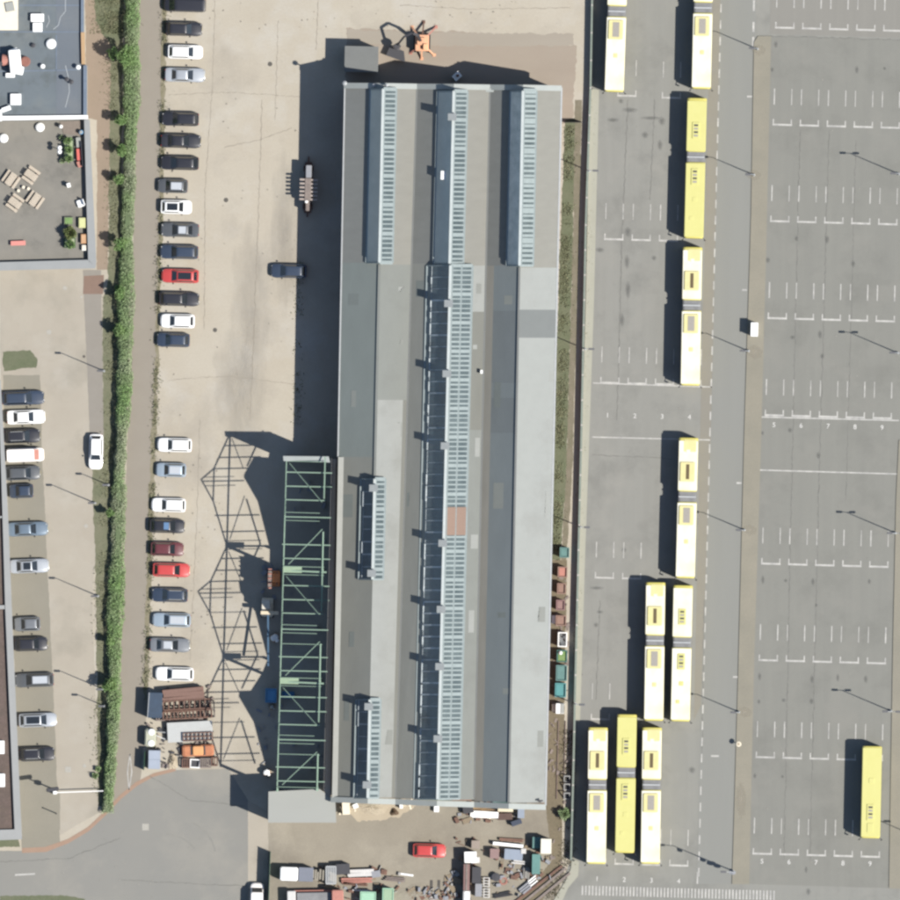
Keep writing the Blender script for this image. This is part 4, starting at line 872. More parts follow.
for x, y, l in ((24, 187.5, 'small round stool in the middle of the four picnic tables'), (29, 189, 'pale stool beside the south eastern picnic table'), (19, 191, 'pale stool beside the south western picnic table')):
    t = thing('stool', l, 'stool', P(x, y, ZT)); part(MB().lathe((0, 0, .4), [(.2, 0), (.2, .05)], 14), 'seat', cream_m, t); part(MB().lathe((0, 0, 0), [(.14, 0), (.06, .1), (.06, .4)], 10), 'leg', wood_m, t)
for x, y, l in ((40.3, 127.5, 'round white terrace dome close below the white parapet'), (4, 138.5, 'round white terrace dome at the western edge of the frame')): dome(x, y, .62, ZT, l)
t = thing('terrace_vent', 'dark terrace vent with a white ball cap', 'vent', P(60.5, 126, ZT)); part(MB().tube((0, 0, 0), (0, 0, .7), .25), 'pipe', dark_m, t); part(MB().lathe((0.1, -.1, .7), [(.22, 0), (.25, .12), (.1, .25)], 12), 'cap', wpaint_m, t)
def leaves(name, pts, mat, t, size, seed=0):
    r = np.random.default_rng(seed); n = len(pts); pts = np.asarray(pts, float)
    a = r.normal(size=(n, 3)); a /= np.linalg.norm(a, axis=1)[:, None]; h = r.normal(size=(n, 3)); h[:, 2] += .0; b_ = np.cross(a, h); b_ /= np.linalg.norm(b_, axis=1)[:, None]
    s = size * r.uniform(.6, 1.35, (n, 1)); a, b_ = a * s, b_ * s * .62
    v = np.stack([pts - a, pts + b_, pts + a, pts - b_], 1).reshape(-1, 3)
    me = bpy.data.meshes.new(name); me.vertices.add(4 * n); me.vertices.foreach_set('co', v.ravel().astype(np.float32)); me.loops.add(4 * n); me.loops.foreach_set('vertex_index', np.arange(4 * n, dtype=np.int32)); me.polygons.add(n); me.polygons.foreach_set('loop_start', np.arange(0, 4 * n, 4, dtype=np.int32)); me.polygons.foreach_set('loop_total', np.full(n, 4, np.int32)); me.update(); me.validate(); me.materials.append(mat)
    o = bpy.data.objects.new(name, me); scene.collection.objects.link(o); o.parent = t; return o
def ball(n, c, r, seed):
    g_ = np.random.default_rng(seed); p = g_.normal(size=(n, 3)); p /= np.linalg.norm(p, axis=1)[:, None]; return p * (g_.uniform(.55, 1.0, (n, 1))) * np.array(r) * (1 + .18 * np.sin(5 * p[:, :1] + 3 * p[:, 1:2] + seed)) + np.array(c)
def shrub(px, py, z, r, label, n=500, mat=None, seed=1, size=.11, name='shrub'):
    t = thing(name, label, 'shrub', P(px, py, z)); part(MB().tube((0, 0, 0), (0, 0, r * 1.2), .05, .03), 'stem', bark_m, t); leaves('foliage', ball(n, (0, 0, r * 1.1), (r, r, r), seed), mat or leaf2_m, t, size, seed); return t
def planter(px, py, d, label, mat, z=ZT, rz=0.0, fill=None, cat='planter'):
    t = thing('planter', label, cat, P(px, py, z), R(rz)); part(MB().box((0, 0, d[2] / 2), d, 0, .04), 'box', mat, t); part(MB().box((0, 0, d[2] + .02), (d[0] * .8, d[1] * .8, .05)), 'soil', fill or verge_m, t); return t
planter(69, 150, (1.3, 2.9, .5), 'dark green planter bed with a clipped hedge on the terrace', M('planter_green', (.05, .07, .045), grain=.2), fill=leaf_m)
for k, (x, y, l) in enumerate(((68, 141, 'northern low bush in the dark green planter bed'), (69, 150, 'middle low bush in the dark green planter bed'), (69, 159, 'southern low bush in the dark green planter bed'))): shrub(x, y, ZT + .5, .5, l, 260, leafd_m, 21 + k)
t = thing('parasol_pair', 'two white globe lamps on a tall post beside the planter bed', 'lamp', P(60, 150, ZT)); part(MB().tube((0, 0, 0), (0, 0, 1.5), .05), 'post', dark_m, t)
for dy in (-.26, .26): part(MB().lathe((0, dy, 1.4), [(.1, 0), (.27, .15), (.3, .3), (.2, .48), (.05, .54)], 14), 'globe', wpaint_m, t, True)
shrub(62, 138, ZT, .32, 'spiky dark shrub north of the globe lamps', 160, leaf_m, 31); shrub(63, 161, ZT, .34, 'spiky dark shrub south of the globe lamps', 160, leaf_m, 32)
t = thing('red_bench', 'red and grey bench standing against the terrace parapet', 'bench', P(79.3, 152, ZT), R(4)); part(MB().box((0, 1.2, .35), (.6, 1.3, .5), 0, .05), 'grey_seat', lgrey_m, t); part(MB().box((0, -.35, .35), (.65, 1.5, .5), 0, .05), 'red_seat', M('red_cushion', (.50, .12, .10), grain=.08), t); part(MB().box((-.1, -1.6, .3), (.5, .8, .45), .3, .05), 'end_seat', salmon_m, t); part(MB().box((.35, -.3, .6), (.08, 3.2, .7)), 'backrest', dark_m, t)
t = thing('blue_drum', 'small blue drum at the north end of the red bench', 'drum', P(81.5, 132.5, ZT)); part(MB().lathe((0, 0, 0), [(.28, 0), (.28, .7), (.2, .74)], 14), 'body', blue_m, t); part(MB().lathe((0, 0, .74), [(.2, 0), (.2, .05)], 14), 'lid', lgrey_m, t)
t = thing('waste_bin', 'small white bin standing clear on the terrace', 'bin', P(69, 185.5, ZT), R(15)); part(MB().box((0, 0, .45), (.42, .5, .9), 0, .04), 'body', wpaint_m, t); part(MB().box((0, 0, .93), (.48, .56, .06), 0, .03), 'lid', wpaint_m, t)
t = thing('lounge_chair', 'white lounge chair near the terrace parapet', 'chair', P(81, 203.5, ZT), R(20)); part(MB().box((0, 0, .38), (.95, .95, .14), 0, .1), 'seat', wpaint_m, t); part(MB().box((.42, 0, .7), (.14, .9, .6), 0, .05), 'backrest', wpaint_m, t)
for sx in (-1, 1):
    for sy in (-1, 1): part(MB().bar((sx * .36, sy * .36, 0), (sx * .36, sy * .36, .32), .05), 'leg', galv_m, t)
planter(70, 243, (1.5, 1.3, .35), 'low green planter under the round terrace shrub', M('planter_moss', (.06, .10, .045), grain=.2), fill=leaf_m); planter(69, 221, (1.2, 1.0, .4), 'grey planter north of the round terrace shrub', M('planter_olive', (.13, .14, .10), grain=.2), fill=leafd_m)
shrub(70.5, 233, ZT, .85, 'round bright green shrub on the terrace', 900, leaf2_m, 5, .13); shrub(71, 244.5, ZT + .35, .6, 'low dark green bush in the moss planter', 400, leafd_m, 6)
planter(82.5, 223, (.9, 1.3, .55), 'yellow green planter against the terrace parapet', M('planter_lime', (.46, .46, .24), grain=.1), fill=M('lime_fill', (.44, .45, .22), grain=.15)); planter(84, 239, (.75, 1.2, .55), 'orange planter against the terrace parapet', M('planter_orange', (.42, .24, .13), grain=.1), fill=M('orange_fill', (.42, .26, .15), grain=.15)); planter(84.3, 248, (.6, .7, .5), 'small white planter at the south end of the parapet', wpaint_m, fill=cream_m)
t = thing('terrace_bench', 'salmon red bench standing alone at the south of the terrace', 'bench', P(18.5, 243.3, ZT), R(2)); part(MB().box((0, 0, .42), (1.9, .6, .1), 0, .03), 'seat', M('bench_red', (.50, .20, .17), grain=.08), t)
for s in (-1, 1): part(MB().box((s * .75, 0, .18), (.1, .5, .36)), 'leg', galv_m, t)
# south western building with the brown planted roof
ts = thing('planted_roof_building', 'building with a brown planted roof behind a pale parapet', 'building', P(0, 640)); o2 = Vector(ts.location)
sed = M('sedum_brown', seen(134, 116, 110), seen(118, 106, 98), sc=.9, mix=.9, grain=.2, gsc=4, stain=seen(140, 124, 108), stsc=.4, stamt=.6)
bp(ts, 'wall', ((-90, 380), (0.5, 380), (8, 520), (14, 680), (22, 836), (-90, 842)), 0, 3.1, render_m, o2)
bp(ts, 'roof', ((-90, 380), (-1.5, 380), (2, 470), (5, 605), (8.5, 690), (14.5, 829), (-90, 833)), 3.1, 3.16, sed, o2)
pb = M('parapet_pale', seen(196, 198, 198), seen(184, 186, 186), sc=.5, grain=.05)
bp(ts, 'parapet', ((-2, 380), (1, 380), (8.5, 515), (13.5, 640), (22, 834), (22.3, 839), (15, 829), (9, 690), (5.5, 605), (1.5, 470)), 3.16, 3.6, pb, o2)
bp(ts, 'parapet', ((-90, 832), (15, 829), (22.3, 839), (-90, 843.5)), 3.16, 3.6, pb, o2); bp(ts, 'cross_parapet', ((-90, 606), (5.4, 605), (5.5, 609), (-90, 610)), 3.16, 3.5, pb, o2); bp(ts, 'cross_parapet', ((-90, 516), (3.2, 516), (3.2, 518), (-90, 518)), 3.16, 3.5, pb, o2)
for x, y, l in ((1.5, 780, 'white roof light on the brown planted roof'), (1, 747, 'pale roof hatch north of the white roof light')): roofobj('roof_light', x, y, (.9, 1.6, .4), l, 'roof light', wpaint_m if 'white' in l else cream_m, z=3.16)
# ------------------------------------------------------------------ hedge, trees, weeds
path = [(133, -25), (131.5, 60), (132, 100), (130, 150), (127.5, 225), (126, 300), (124, 400), (119.5, 470), (117.5, 560), (114.5, 640), (114.5, 690), (112.5, 740), (109.5, 780), (107.5, 812)]
def along(pts, n, r):
    P_ = np.array([[*(P(*p)[:2])] for p in pts]); seg = np.linalg.norm(np.diff(P_, axis=0), axis=1); cum = np.concatenate([[0], np.cumsum(seg)]); s_ = r.uniform(0, cum[-1], n); k = np.clip(np.searchsorted(cum, s_) - 1, 0, len(seg) - 1); f = (s_ - cum[k]) / seg[k]
    return P_[k] * (1 - f[:, None]) + P_[k + 1] * f[:, None], s_
def wav(s, seed, w): 
    r = np.random.default_rng(seed); return sum(np.sin(s / L + r.uniform(0, 6.28)) * a for L, a in w)
r = np.random.default_rng(11); n = 90000
c, s_ = along(path, n, r)
hw = .92 + .0 * s_ + wav(s_, 1, ((.33, .07), (.8, .08), (2.1, .10), (5.5, .14))); hh = 1.25 + wav(s_, 2, ((.4, .06), (1.1, .08), (2.8, .12), (7, .22)))
tail = np.clip((s_.max() - s_) / 6, .25, 1); hw *= (.55 + .45 * tail)
u = r.uniform(-1, 1, n); dx = u * hw; zt = hh * np.clip(1 - .55 * np.abs(u) ** 3.5, .05, 1); z = zt * (1 - r.uniform(0, 1, n) ** 2.4 * .9)
keep = (np.sin(s_ * 2.1 + 3 * u) + np.sin(s_ * .73 + u * 2) + r.uniform(-2.2, 2.4, n) - np.clip((s_ - 55) / 45, 0, 1) * .7) > -1.8
pts = np.stack([c[:, 0] + dx, c[:, 1] + r.normal(0, .1, n), z + .05], 1)[keep]
he = thing('hedge', 'long clipped green hedge separating the two car parks', 'hedge', (0, 0, 0))
leaves('foliage', pts, leaf_m, he, .095, 4)
m = MB(); 
for a, b_ in zip(path, path[1:]):
    A, B_ = P(*a, .02), P(*b_, .02); q = Vector((.42, 0, 0)); m.add([A - q, A + q, B_ + q, B_ - q] + [p + Vector((0, 0, .95)) for p in (A - q * .7, A + q * .7, B_ + q * .7, B_ - q * .7)], [(3, 2, 1, 0), (4, 5, 6, 7), (0, 1, 5, 4), (1, 2, 6, 5), (2, 3, 7, 6), (3, 0, 4, 7)])
part(m, 'light_block_core', M('light_block_core', (.09, .12, .06), grain=.3), he)  # added unseen core inside the hedge, blocks light through the leaves
def tree(px, py, h, r_, label, seed, n=1500, mat=None):
    t = thing('tree', label, 'tree', P(px, py), 0, 'young trees standing out of the hedge'); g_ = random.Random(seed)
    tr = MB().tube((0, 0, 0), (.05, 0, h * .55), .11, .06, 8); part(tr, 'trunk', bark_m, t)
    lm = MB(); cen = []
    for i in range(7):
        a = g_.uniform(0, 6.28); d = r_ * g_.uniform(.3, .75); z_ = h * g_.uniform(.55, .9); e = Vector((d * cos(a), d * sin(a), z_)); lm.tube((.03, 0, h * g_.uniform(.3, .5)), e, .045, .015, 6); cen.append(e)
    cen.append(Vector((0, 0, h * .92))); part(lm, 'limb', bark_m, t)
    P_ = np.concatenate([ball(n // len(cen), tuple(e), (r_ * g_.uniform(.38, .6),) * 2 + (r_ * .42,), seed * 10 + i) for i, e in enumerate(cen)])
    leaves('crown', P_, mat or leafd_m, t, .13, seed); return t
for i, (x, y, h, r_, l) in enumerate(((122, 56, 4.0, 1.75, 'broadest young tree in the hedge, beside the orange board of the office roof'), (121, 119, 2.9, .8, 'young tree in the hedge level with the office parapet'), (121, 150, 2.8, .75, 'young tree in the hedge level with the dark green planter bed'), (119, 178, 2.4, .7, 'low tree in the hedge level with the picnic tables'), (121, 244, 3.0, .9, 'young tree in the hedge level with the round terrace shrub'), (119, 292, 2.9, .8, 'young tree in the hedge level with the red brick pad'), (118, 330, 2.7, .85, 'young tree in the hedge opposite the island lawn'), (111, 513, 2.3, .6, 'small tree in the hedge south of the lengthways white car'), (110, 642, 2.3, .6, 'small tree in the hedge level with the small grey city car'), (110, 684, 3.1, 1.0, 'bushy tree in the hedge level with the dark grey estate'))):
    tree(x, y, h, r_, l, 40 + i, int(1500 * r_))
shrub(98, 769, 0, .35, 'dark round shrub north of the white boom barrier', 260, leaf_m, 71, name='bush'); shrub(95, 776, 0, .4, 'larger dark shrub right beside the barrier end', 300, leaf_m, 72, name='bush')
shrub(564, 814, 0, .75, 'dark bush by the track south of the white crate', 700, leaf_m, 73, .12, name='bush')
def weeds(name, pts, n, w, h, seed, mat):
    r = np.random.default_rng(seed); c, s_ = along(pts, n, r); cl = np.sin(s_ * 1.3) + np.sin(s_ * .37 + 1) + np.sin(s_ * 3.1) * .6 + r.uniform(-1, 1, n); k = cl > -.3
    p = np.stack([c[:, 0] + r.normal(0, w, n), c[:, 1], r.uniform(.02, h, n)], 1)[k]; o = leaves(name, p, mat, None, .10, seed); o['kind'] = 'stuff'; return o
weeds('weeds', [(165, -10), (162, 160), (157.5, 340), (153, 480), (150, 600), (145, 690)], 6000, .28, .22, 5, grass_m)
weeds('hedge_grass', [(113, 60), (115, 240), (112, 400), (104, 560), (101, 680), (101, 800)], 7000, .55, .14, 6, grass_m)
weeds('lawn_grass', [(110, -20), (112, 34)], 3500, 1.1, .10, 7, grass_m)
weeds('trackside_weeds', [(570, 125), (566, 240), (562, 400), (555, 550)], 7000, .4, .16, 8, grass_m)
weeds('kerb_weeds', [(593, 95), (588, 250), (584, 420), (578, 600), (574, 715)], 1500, .3, .1, 9, grass_m)
weeds('embankment_weeds', [(568, 730), (566, 860), (548, 905)], 2500, .5, .2, 10, M('dry_weeds', (.10, .085, .05), (.06, .06, .035), sc=1, grain=.25))
weeds('wall_weeds', [(299, 262), (298, 330), (297, 425)], 500, .35, .12, 12, grass_m)
# ------------------------------------------------------------------ machines and scrap
om = M('machine_orange', (.56, .31, .19), (.48, .24, .14), sc=1.5, mix=.5, grain=.1)
t = thing('tracked_crane', 'orange grab crane on splayed legs with a folded arm north of the hall', 'crane', P(422, 43), TILT)
part(MB().box((0, 0, 1.05), (1.75, 2.1, 1.1), 0, .12), 'body', om, t); part(MB().box((-.1, .2, 1.75), (1.1, 1.0, .35), 0, .1), 'deck', om, t); part(MB().box((.45, -.5, 1.85), (.6, .8, .6), 0, .08), 'cab', M('cab_pale_orange', (.66, .36, .2), grain=.06), t)
for s in (-1, 1): part(MB().box((s * .85, 0, .3), (.4, 2.4, .6), 0, .12), 'track', black_m, t)
for k, (ex, ey, mm) in enumerate(((.15, 2.7, rust_m), (1.75, 2.1, salmon_m), (-1.3, 2.0, om), (1.6, -1.5, om), (-1.4, -1.3, salmon_m), (.0, -2.0, om))):
    ex *= 1.0; ey *= 1.0; part(MB().bar((ex * .3, ey * .35, 1.3), (ex, ey, .12), .2).box((ex, ey, .06), (.4, .4, .1)), 'outrigger', mm, t)
A = [(-.2, .3, 1.9), (-.5, .9, 3.4), (-1.2, 1.2, 4.2), (-2.3, .7, 3.9), (-3.1, -.3, 2.2)]
m = MB()
for a, c in zip(A[:3], A[1:3]): m.bar(a, c, .34, .3)
part(m, 'boom', dark_m, t); m = MB()
for a, c in zip(A[2:], A[3:]): m.bar(a, c, .26, .24)
s_ = part(m, 'stick', dark_m, t); part(MB().box((-3.2, -.5, 1.8), (.9, .7, .7), .5, .1).bar((-3.5, -.6, 1.5), (-2.9, -.9, 1.1), .3), 'grab', dark_m, s_)
part(MB().bar((-.3, .5, 2.2), (-.8, 1.0, 3.6), .1), 'ram', salmon_m, t)
t = thing('dark_hopper', 'low dark steel hopper between the plant room and the orange crane', 'hopper', P(396, 54), R(-15)); part(MB().prism([(-1.2, -.5), (1.4, -.7), (.9, .6), (-1.0, .7)], .3, 1.0), 'tray', dark_m, t)
for sx in (-1, 1): part(MB().box((sx * .8, 0, .15), (.2, .8, .3)), 'skid', rust_m, t)
# comb shaped rusty rack west of the hall
t = thing('cantilever_rack', 'rusty comb shaped steel rack in the shadow west of the hall', 'rack', P(308, 188), TILT)
part(MB().bar((0, -3.2, .35), (0, 3.3, .35), .9, .5), 'base_beam', rust_m, t); part(MB().box((.05, 2.1, 1.5), (.75, 1.6, 2.0), 0, .08), 'cabinet', grey_m, t); part(MB().box((.05, -2.2, 1.2), (.6, 1.5, 1.6), 0, .1), 'tail_box', rustl_m, t)
part(MB().box((.0, -.2, 1.5), (.8, 2.9, 2.0), 0, .06), 'spine', rustl_m, t); part(MB().box((-.15, -1.75, 2.2), (.4, .4, .35), 0, .1), 'lamp', wpaint_m, t); part(MB().bar((0, 3.0, .5), (0, 4.0, .3), .2).bar((0, -3.0, .5), (0, -3.7, .3), .2), 'coupling', rust_m, t)
for i in range(6): y = 1.0 - .5 * i; part(MB().bar((-1.05, y + .05, 2.3), (1.25, y, 2.45), .24, .16), 'arm', M('arm_pale', (.33, .29, .26), (.2, .15, .12), sc=1, grain=.12), t)
for y in (-2.4, -.9, 1.0, 2.5):
    for s in (-1, 1): part(MB().tube((s * .5, y, .38), (s * .62, y, .38), .38, n=14), 'wheel', rust_m, t)
# --- scrap corner
def stack(name, px, py, d, label, mat, rz=0, n=6, cat='scrap', axis=0, gap=.25, h0=.0, jit=.05, z=0):
    """a bundle of parallel bars or sheets lying on two bearers"""
    t = thing(name, label, cat, P(px, py, z), R(rz) + TILT); g_ = random.Random(int(px * 7 + py)); L, Wd, H = d
    for s in (-1, 1): part(MB().box((s * L * .36, 0, .09), (.14, Wd, .18)), 'bearer', wood_m, t)
    for lv in range(max(1, int(H / .35))):
        m = MB()
        for i in range(n):
            y = -Wd / 2 + Wd * (i + .5) / n + g_.uniform(-jit, jit); dz = .18 + .34 * lv; m.box((g_.uniform(-.12, .12), y, dz + .15), (L + g_.uniform(-.3, .2), Wd / n * (1 - gap), .28), g_.uniform(-.02, .02))
        part(m, 'bar_layer', mat, t)
    return t
t = stack('plate_stack', 183.5, 694, (5.2, 1.6, 1.6), 'tall stack of flat brown rusted plates beside the last white estate', M('rust_plate', (.165, .10, .08), (.13, .085, .07), sc=.8, grain=.15), 7, 3, gap=.04)
def frames(px, py, L, Wd, H, k, label, mat, rz=3):
    t = thing('ribbed_scrap', label, 'scrap frame', P(px, py), R(rz), 'rusted frames stacked in the scrap corner')
    for s in (-1, 1): part(MB().bar((-L / 2, s * Wd / 2, H), (L / 2, s * Wd / 2, H), .16), 'rail', mat, t); part(MB().bar((-L / 2, s * Wd / 2, .12), (L / 2, s * Wd / 2, .12), .16), 'bottom_rail', mat, t)
    m = MB()
    for i in range(k + 1): x = -L / 2 + L * i / k; m.bar((x, -Wd / 2, H + .05), (x, Wd / 2, H + .05), .15, .12); m.bar((x, -Wd / 2, 0), (x, -Wd / 2, H), .13); m.bar((x, Wd / 2, 0), (x, Wd / 2, H), .13)
    part(m, 'rib', mat, t); return t
frames(187, 704.5, 6.0, 1.15, 1.5, 9, 'larger ribbed rusty frame, directly south of the brown plate stack', rust_m); frames(187.5, 714.5, 6.2, .95, 1.2, 13, 'finely ribbed rusty frame against the pale flatbed', rust_m); frames(209.5, 709, 1.2, 2.0, 1.0, 3, 'short rusty frame at the east end of the ribbed frames', rustl_m)
frames(160.5, 716, 1.0, 1.1, .8, 3, 'small rusty frame beside the tarpaulin covered box', rustl_m, 0)
t = thing('flatbed_trailer', 'pale grey flatbed trailer standing among rusty scrap', 'trailer', P(190, 731.5), R(3)); part(MB().box((0, 0, .9), (5.8, 2.55, .16), 0, .03), 'deck', wpaint_m if 0 else M('deck_pale', (.36, .37, .36), (.30, .30, .29), sc=1, grain=.06), t)
for x in (-2, 2):
    for s in (-1, 1): part(MB().tube((x, s * .9, .4), (x, s * 1.15, .4), .4, n=14), 'wheel', black_m, t)
part(MB().bar((-2.9, 0, .6), (-4.2, .2, .4), .12), 'drawbar', galv_m, t)
t = thing('rusty_rack', 'rusty slotted rack lying on the pale flatbed trailer', 'rack', P(198, 736.5, .98), R(2))
m = MB()
for s in (-1, 0, 1): m.bar((-1.9, s * .5, .25), (1.9, s * .5, .25), .12)
part(m, 'rail', rust_m, t); m = MB()
for i in range(8): m.bar((-1.85 + .53 * i, -.55, .3), (-1.85 + .53 * i, .55, .3), .14).bar((-1.85 + .53 * i, -.5, 0), (-1.85 + .53 * i, -.5, .3), .1)
part(m, 'crossbar', rust_m, t)
t = thing('rusted_car_shell', 'rusted orange car shell lying in the scrap corner', 'car shell', P(198, 750.5), R(2)); om2 = M('rust_orange', (.40, .17, .085), (.28, .11, .065), sc=1.6, mix=.8, grain=.15)
part(MB().box((0, 0, .5), (4.1, 1.45, .6), 0, .2), 'body', om2, t); part(MB().box((.0, 0, .98), (1.4, 1.2, .36), 0, .15), 'roof', M('rust_orange_pale', (.52, .27, .12), (.42, .2, .09), sc=1.5, grain=.12), t); part(MB().box((-1.25, 0, .83), (1.1, 1.2, .08), 0, .1), 'bonnet', om2, t); part(MB().box((1.3, 0, .83), (1.1, 1.2, .08), 0, .1), 'boot_lid', om2, t)
for s in (-1, 1): part(MB().box((s * .85, 0, .86), (.2, 1.15, .1)), 'window_gap', dark_m, t)
t = thing('white_tub', 'white plastic tub with a dark load in the scrap corner', 'tub', P(195, 763.5), R(-4)); m = MB()
for s in (-1, 1): m.box((s * .58, 0, .35), (.14, 1.15, .7)).box((0, s * .5, .35), (1.05, .14, .7))
part(m, 'wall', wpaint_m, t); part(MB().box((0, 0, .2), (1.05, .9, .3)), 'load', dark_m, t)
frames(186, 763, .9, 1.1, .6, 3, 'little rusty crate west of the white tub', rust_m, 0); frames(205.5, 763, 1.3, 1.1, .7, 5, 'ribbed rusty crate east of the white tub', rustl_m, 0); frames(214.5, 761.5, .7, 1.0, .8, 2, 'last rusty crate at the east end of the scrap corner', rust_m, 0)
t = thing('tarpaulin_box', 'large box under a dark blue tarpaulin beside the rusty frames', 'covered box', P(155, 705), TILT); part(MB().box((0, 0, 1.1), (1.9, 3.3, 2.2), 0, .15), 'cover', M('tarp_dark_blue', (.035, .055, .085), (.025, .035, .05), sc=1.2, grain=.15, rough=.55), t); part(MB().bar((-.9, -1.6, 2.15), (-.75, 1.6, 2.2), .08), 'rope', galv_m, t)
t = thing('tank_trailer', 'cream tank cart with two white lids beside the scrap', 'tank', P(150.5, 737.5), TILT); part(MB().box((0, 0, .95), (1.45, 2.3, 1.1), 0, .25), 'tank', M('tank_cream', (.36, .36, .28), (.28, .29, .22), sc=1.3, grain=.1), t)
for y in (-.72, .72): part(MB().lathe((.1, y, 1.5), [(.42, 0), (.4, .12), (.2, .2)], 16), 'lid', wpaint_m, t)
for s in (-1, 1): part(MB().tube((s * .6, 0, .38), (s * .78, 0, .38), .38, n=14), 'wheel', black_m, t)
part(MB().bar((.7, .3, .7), (1.9, -.2, .5), .1), 'drawbar', galv_m, t)
t = thing('steel_container', 'blue grey steel locker in the scrap corner by the road', 'container', P(154.5, 759.5), TILT); part(MB().box((0, 0, .85), (1.45, 2.4, 1.7)), 'body', M('locker_blue', (.22, .25, .30), (.17, .20, .24), sc=1, grain=.07), t); part(MB().box((0, .6, 1.74), (1.5, 1.15, .06)), 'lid', M('locker_lid', (.26, .29, .34), grain=.06), t); part(MB().box((0, -.6, 1.73), (1.5, 1.15, .05)), 'lid', _mats['locker_lid'], t)
def heap(name, px, py, rx, ry, h, label, mat, seed, cat='heap', n=26):
    t = thing(name, label, cat, P(px, py)); g_ = random.Random(seed); m = MB(); R_ = 6; pr = []
    vs = [(0, 0, h)]
    for k in range(1, R_ + 1):
        for i in range(n):
            a = 2 * pi * i / n; f = k / R_ * (1 + .18 * sin(3 * a + seed) + .1 * g_.uniform(-1, 1)); vs.append((rx * f * cos(a), ry * f * sin(a), max(0.0, h * (1 - (k / R_) ** 1.5) * (1 + .25 * g_.uniform(-1, 1))) if k < R_ else 0))
    fs = [(0, 1 + i, 1 + (i + 1) % n) for i in range(n)] + [(1 + (k - 1) * n + i, 1 + k * n + i, 1 + k * n + (i + 1) % n, 1 + (k - 1) * n + (i + 1) % n) for k in range(1, R_) for i in range(n)]
    o = MB().add(vs, fs); part(o, 'mound', mat, t, False); return t
heap('sand_heap', 172.5, 761, .65, 1.25, .5, 'low heap of pale sand west of the scrap crates', sand_m, 3); heap('soil_heap', 394, 812, .55, .5, .45, 'small heap of brown soil by the hall\'s south gable', M('brown_soil', (.10, .07, .045), grain=.25), 9); heap('sand_heap', 372, 807, 2.6, .9, .3, 'broad pale sand heap against the south gable', sand_m, 12)
# --- under and beside the frame
t = thing('crane_truck', 'cream mobile crane with a long thin boom beside the green frame', 'crane', P(267.5, 608), TILT); part(MB().box((0, .1, .7), (1.5, 2.4, .7), 0, .1), 'chassis', cream_m, t); part(MB().box((.1, 0, 1.7), (1.0, 1.2, 1.4), 0, .05), 'mast', cream_m, t); part(MB().box((.3, -.6, 3.0), (2.3, .45, .4), 0, .05), 'counterweight', M('pale_yellow', (.55, .47, .34), grain=.08), t); part(MB().box((-.2, .45, 2.6), (1.1, 1.2, 1.0), 0, .1), 'cab', M('cab_cream', (.5, .47, .4), grain=.08), t)
part(MB().bar((.1, -.6, 2.9), (.3, -7.4, 4.2), .22), 'boom', M('boom_blue', (.06, .11, .17), grain=.1), t)
for s in (-1, 1):
    for y in (-.8, .8): part(MB().tube((s * .6, y, .42), (s * .82, y, .42), .42, n=14), 'wheel', black_m, t)
t = thing('raised_machine', 'small orange machine on added arms, raised into the sun beside the green frame', 'lift', P(274, 578.5), TILT); part(MB().box((0, 0, .5), (1.6, 2.0, .5), 0, .1), 'chassis', orange_m, t)  # scissor arms made up: lift the orange machine out of the wall's shadow
for s_ in (-1, 1):
    part(MB().bar((s_ * .4, -.8, .8), (s_ * .4, .8, 4.4), .12).bar((s_ * .4, .8, .8), (s_ * .4, -.8, 4.4), .12), 'added_arm', rustl_m, t)
    for y in (-.7, .7): part(MB().tube((s_ * .6, y, .3), (s_ * .85, y, .3), .3, n=14), 'wheel', black_m, t)
part(MB().box((-.5, 0, 4.6), (.5, 2.6, .35), 0, .05), 'platform', rustl_m, t); part(MB().box((.35, .1, 4.75), (.9, 1.1, .6), 0, .1), 'basket', orange_m, t); m = MB()
for y in (-1.2, -.6, 0, .6, 1.2): m.box((-.5, y, 4.9), (.45, .12, .3))
part(m, 'guard_rail', salmon_m, t)
for x, y, d, l, mm in ((274.5, 637.5, .5, 'white wrapped bale south of the cream crane', wpaint_m), (266.5, 772, .42, 'white wrapped bale alone at the south of the frame shadow', wpaint_m), (272, 707, .32, 'small grey bale below the blue skip', lgrey_m)):
    t = thing('bale', l, 'bale', P(x, y), R(30)); part(MB().box((0, 0, 1.0), (d * 2, d * 1.5, .5), 0, .2), 'bundle', mm, t); part(MB().box((0, 0, .38), (d * 2.2, d * 1.8, .74)), 'pallet', wood_m, t); part(MB().box((.1, -d, 1.0), (d, d * .9, .4), .5, .15), 'flap', mm, t)
def skip(px, py, L, Wd, H, label, mat, rz=0.0, load=None, z=0, lz=.6, group=None):
    t = thing('skip', label, 'skip', P(px, py, z), R(rz) + TILT, group); m = MB(); w = .07
    for s in (-1, 1): m.box((s * (L / 2 - w / 2), 0, H / 2), (w, Wd, H)).box((0, s * (Wd / 2 - w / 2), H / 2), (L - 2 * w - .004, w, H))
    part(m, 'wall', mat, t); part(MB().box((0, 0, .05), (L - .2, Wd - .2, .08)), 'floor', mat, t)
    rm = MB()
    for s in (-1, 1): rm.box((s * L / 2, 0, H), (.12, Wd + .12, .1)).box((0, s * Wd / 2, H + .001), (L - .13, .12, .1))
    part(rm, 'rim', mat, t)
    if load is not None: part(MB().box((0, 0, H * lz / 2 + .05), (L - .16, Wd - .16, H * lz), 0, .05), 'load', load, t)
    return t
skip(271, 695.5, 1.3, 1.7, 1.2, 'bright blue skip in the frame shadow', blue_m, load=blue_m, lz=.9); skip(288, 695, 1.5, .8, .8, 'darker blue skip under the green frame', M('blue_dark', (.06, .16, .26), grain=.1), load=blue_m)
